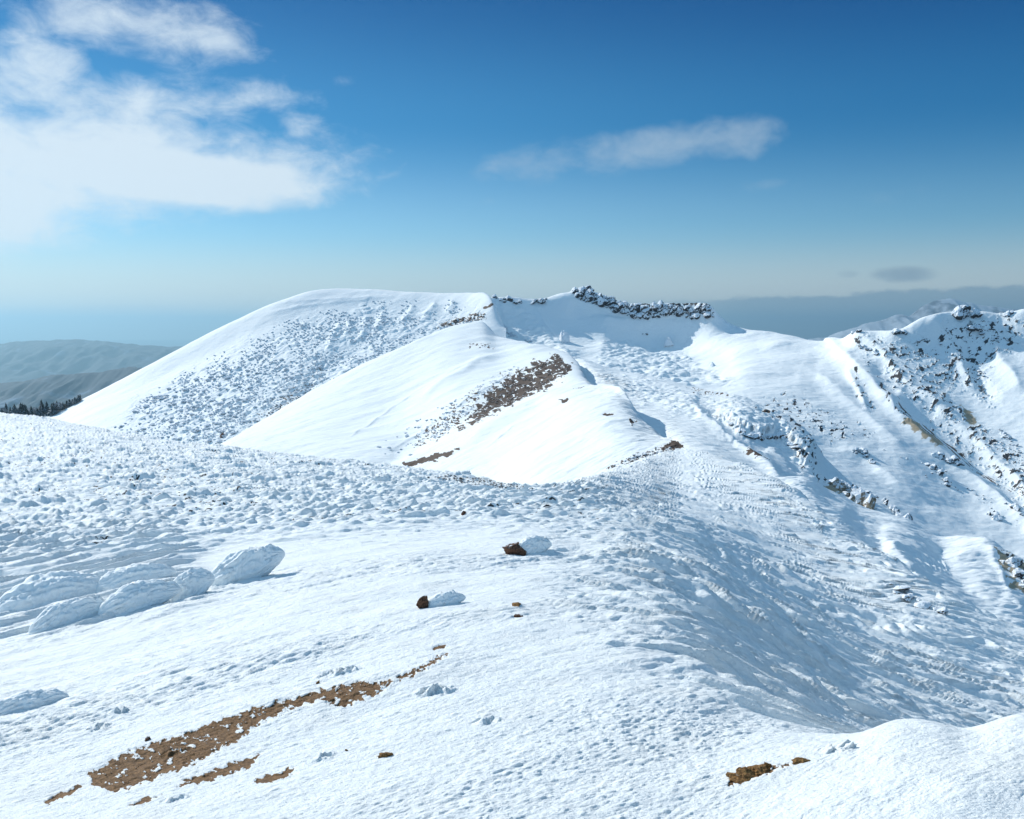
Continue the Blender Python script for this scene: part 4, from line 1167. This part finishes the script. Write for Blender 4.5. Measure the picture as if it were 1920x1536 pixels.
# loose stones nearby
for k, (u, v, w, h, lab) in enumerate(((721, 1419, 24, 9, 'orange-brown flat stone on the snow below the dirt strip'), (968, 1136, 22, 8, 'thin brown stone right of the small upright boulder'),
                                  (970, 1158, 14, 6, 'tiny dark stone just below the thin brown one'), (595, 1282, 9, 7, 'dark pebble standing above the dirt strip'),
                                  (1394, 1460, 62, 24, 'mossy ochre stone at the front edge of the snow'), (1424, 1449, 44, 13, 'ochre stone leaning on the mossy one'),
                                  (1441, 1441, 16, 20, 'pale pointed stone at the end of the ochre pair'), (1501, 1429, 30, 10, 'flat pale ochre stone right of the pointed one'),
                                  (276, 1388, 10, 8, 'grey pebble at the upper edge of the dirt'), (650, 1408, 6, 4, 'rusty pebble left of the orange stone'),
                                  (865, 966, 9, 8, 'black twiggy stone on the lumpy crest'), (416, 818, 10, 8, 'dark rock in the gully foot of the shrubby hill'))):
    sh = SHEETS['left_hill'] if v == 818 else S1
    p = sh.at(u, v); m = p.y / F
    c, fa = chiselled(500 + k, 4, 8, .22)
    o = link('stone', mesh_np('stone', c, fa, M_STONE if k not in (2, 8, 10, 11) else M_BROWN, False), p + Vector((0, 0, h * m * .02)), (0, 0, k * 1.3 + .3), (w * m * .55, w * m * .4, h * m * .6))
    tag(o, lab, 'stone')

# gravel on the dirt strip
tm = [chiselled(800 + k, 1, 8, .1) for k in range(6)]
us, vs = scatter(P(165, 1462, 235, 1410, 330, 1378, 430, 1343, 520, 1318, 640, 1288, 740, 1278, 700, 1300, 620, 1318, 500, 1352, 450, 1385, 400, 1410, 340, 1437, 270, 1462, 215, 1480), 1500, rnd)
cos, fas, off = [], [], 0
for a, b in zip(us, vs):
    p = S1.at(a, b)
    m = rnd.uniform(.5, 2.0) ** 1.9 * p.y / F * .36
    c, fa = tm[rnd.integers(6)]; c = c * np.array([1.2, .9, .7])
    cos.append(c * m + np.array(p)); fas.append(np.array(fa) + off); off += len(c)
M_GRAV = rock_material('gravel', (0.07, 0.04, 0.02), (0.30, 0.18, 0.085), 1.5, 1.9, 60)
tag(link('gravel', mesh_np('gravel', np.concatenate(cos), np.concatenate(fas).tolist(), M_GRAV, False)), kind='stuff')


# ================================================================== far land
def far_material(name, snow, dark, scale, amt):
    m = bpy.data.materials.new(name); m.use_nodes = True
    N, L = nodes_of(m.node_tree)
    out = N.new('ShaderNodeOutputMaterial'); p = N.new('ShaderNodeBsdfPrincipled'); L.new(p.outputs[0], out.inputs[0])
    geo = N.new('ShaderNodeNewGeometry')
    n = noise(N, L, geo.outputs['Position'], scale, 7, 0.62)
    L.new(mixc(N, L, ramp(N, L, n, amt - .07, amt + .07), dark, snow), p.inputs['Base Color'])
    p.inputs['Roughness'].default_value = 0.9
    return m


M_WOOD_HAZED = far_material('far_wood_hazed', (0.09, 0.16, 0.25), (0.010, 0.034, 0.062), 0.0022, 0.63)  # blue of distant haze is painted into these base colours
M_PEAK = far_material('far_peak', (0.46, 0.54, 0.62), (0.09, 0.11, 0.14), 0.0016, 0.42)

bm = bmesh.new()
bmesh.ops.create_grid(bm, x_segments=60, y_segments=60, size=62000)
me = bpy.data.meshes.new('ground'); bm.to_mesh(me); bm.free()
g_ob = bpy.data.objects.new('ground', me); scene.collection.objects.link(g_ob)
g_ob.location = (0, 0, -1000); me.materials.append(M_WOOD_HAZED); g_ob['kind'] = 'structure'


def range_of_hills(name, line, Yd, depth, base_z, nu, rough_m, seed, mat):
    """a mountain range with real depth: skyline given by pixels at distance Yd, slopes down both ways"""
    us = np.array([p[0] for p in line], float); vs = np.array([p[1] for p in line], float)
    uq = np.linspace(us[0], us[-1], nu)
    vq = pchip(us, vs, uq)
    b = (768 - vq) / F
    yy = math.cos(PITCH) + b * math.sin(PITCH); zz = -math.sin(PITCH) + b * math.cos(PITCH)
    ztop = zz / yy * Yd; x = (uq - 960) / F / yy * Yd
    nd = 90
    t = np.linspace(-1, 1, nd)[:, None]
    prof = np.clip(1 - np.abs(t), 0, 1) ** 1.15
    X = np.broadcast_to(x[None, :], (nd, nu)); Yg = Yd + t * depth + 0 * X
    h = (ztop[None, :] - base_z) * prof
    sc = 1.0 / (depth * .5)
    r = fbm(X * sc * 2.2, Yg * sc * 1.1, 6, seed, .55)
    er = 1 - 2 * np.abs(fbm(X * sc * 3, Yg * sc * 1.2, 5, seed + 5, .5))
    Zg = base_z + h + (r * .6 + er * .35) * rough_m * np.clip(prof * 3, 0, 1) * (.25 + .75 * np.clip(np.abs(t) * 5, 0, 1))
    Pts = np.stack([X, Yg, Zg], -1).reshape(-1, 3)
    idx = np.arange(nd * nu).reshape(nd, nu)
    q = np.stack([idx[:-1, :-1], idx[:-1, 1:], idx[1:, 1:], idx[1:, :-1]], -1).reshape(-1, 4)
    me = bpy.data.meshes.new(name); me.from_pydata(Pts.tolist(), [], q.tolist()); me.update()
    me.polygons.foreach_set('use_smooth', np.ones(len(q), bool)); me.materials.append(mat)
    o = bpy.data.objects.new(name, me); scene.collection.objects.link(o); o['kind'] = 'structure'
    return o


range_of_hills('wooded_hills', P(-500, 710, -200, 718, 0, 716, 60, 710, 100, 703, 150, 702, 200, 694, 250, 690, 300, 700, 420, 730, 560, 760), 7500, 1900, -1000, 420, 90, 11, M_WOOD_HAZED)
range_of_hills('distant_hills', P(-600, 655, -200, 648, 0, 643, 60, 640, 120, 636, 200, 639, 260, 646, 300, 650, 360, 648, 450, 655, 700, 656), 17000, 3500, -1000, 380, 160, 12, M_WOOD_HAZED)
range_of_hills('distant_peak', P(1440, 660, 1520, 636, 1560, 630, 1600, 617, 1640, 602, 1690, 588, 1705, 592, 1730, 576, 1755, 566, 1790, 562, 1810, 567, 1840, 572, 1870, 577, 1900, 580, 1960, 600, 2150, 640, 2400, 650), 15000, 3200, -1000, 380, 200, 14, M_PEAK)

# ------------------------------------------------------------------ the air
bm = bmesh.new(); bmesh.ops.create_cube(bm, size=1.0)
me = bpy.data.meshes.new('haze'); bm.to_mesh(me); bm.free()
hz = bpy.data.objects.new('haze', me); scene.collection.objects.link(hz); hz['kind'] = 'stuff'
hz.scale = (125000, 125000, 1001 + 520); hz.location = (0, 0, (520 - 1001) / 2)
hm = bpy.data.materials.new('haze_air'); hm.use_nodes = True
N, L = nodes_of(hm.node_tree)
o_ = N.new('ShaderNodeOutputMaterial'); pv = N.new('ShaderNodeVolumePrincipled'); L.new(pv.outputs[0], o_.inputs['Volume'])
pv.inputs['Color'].default_value = (0.40, 0.69, 0.87, 1); pv.inputs['Density'].default_value = 5.5e-5
pv.inputs['Anisotropy'].default_value = 0.45
me.materials.append(hm)
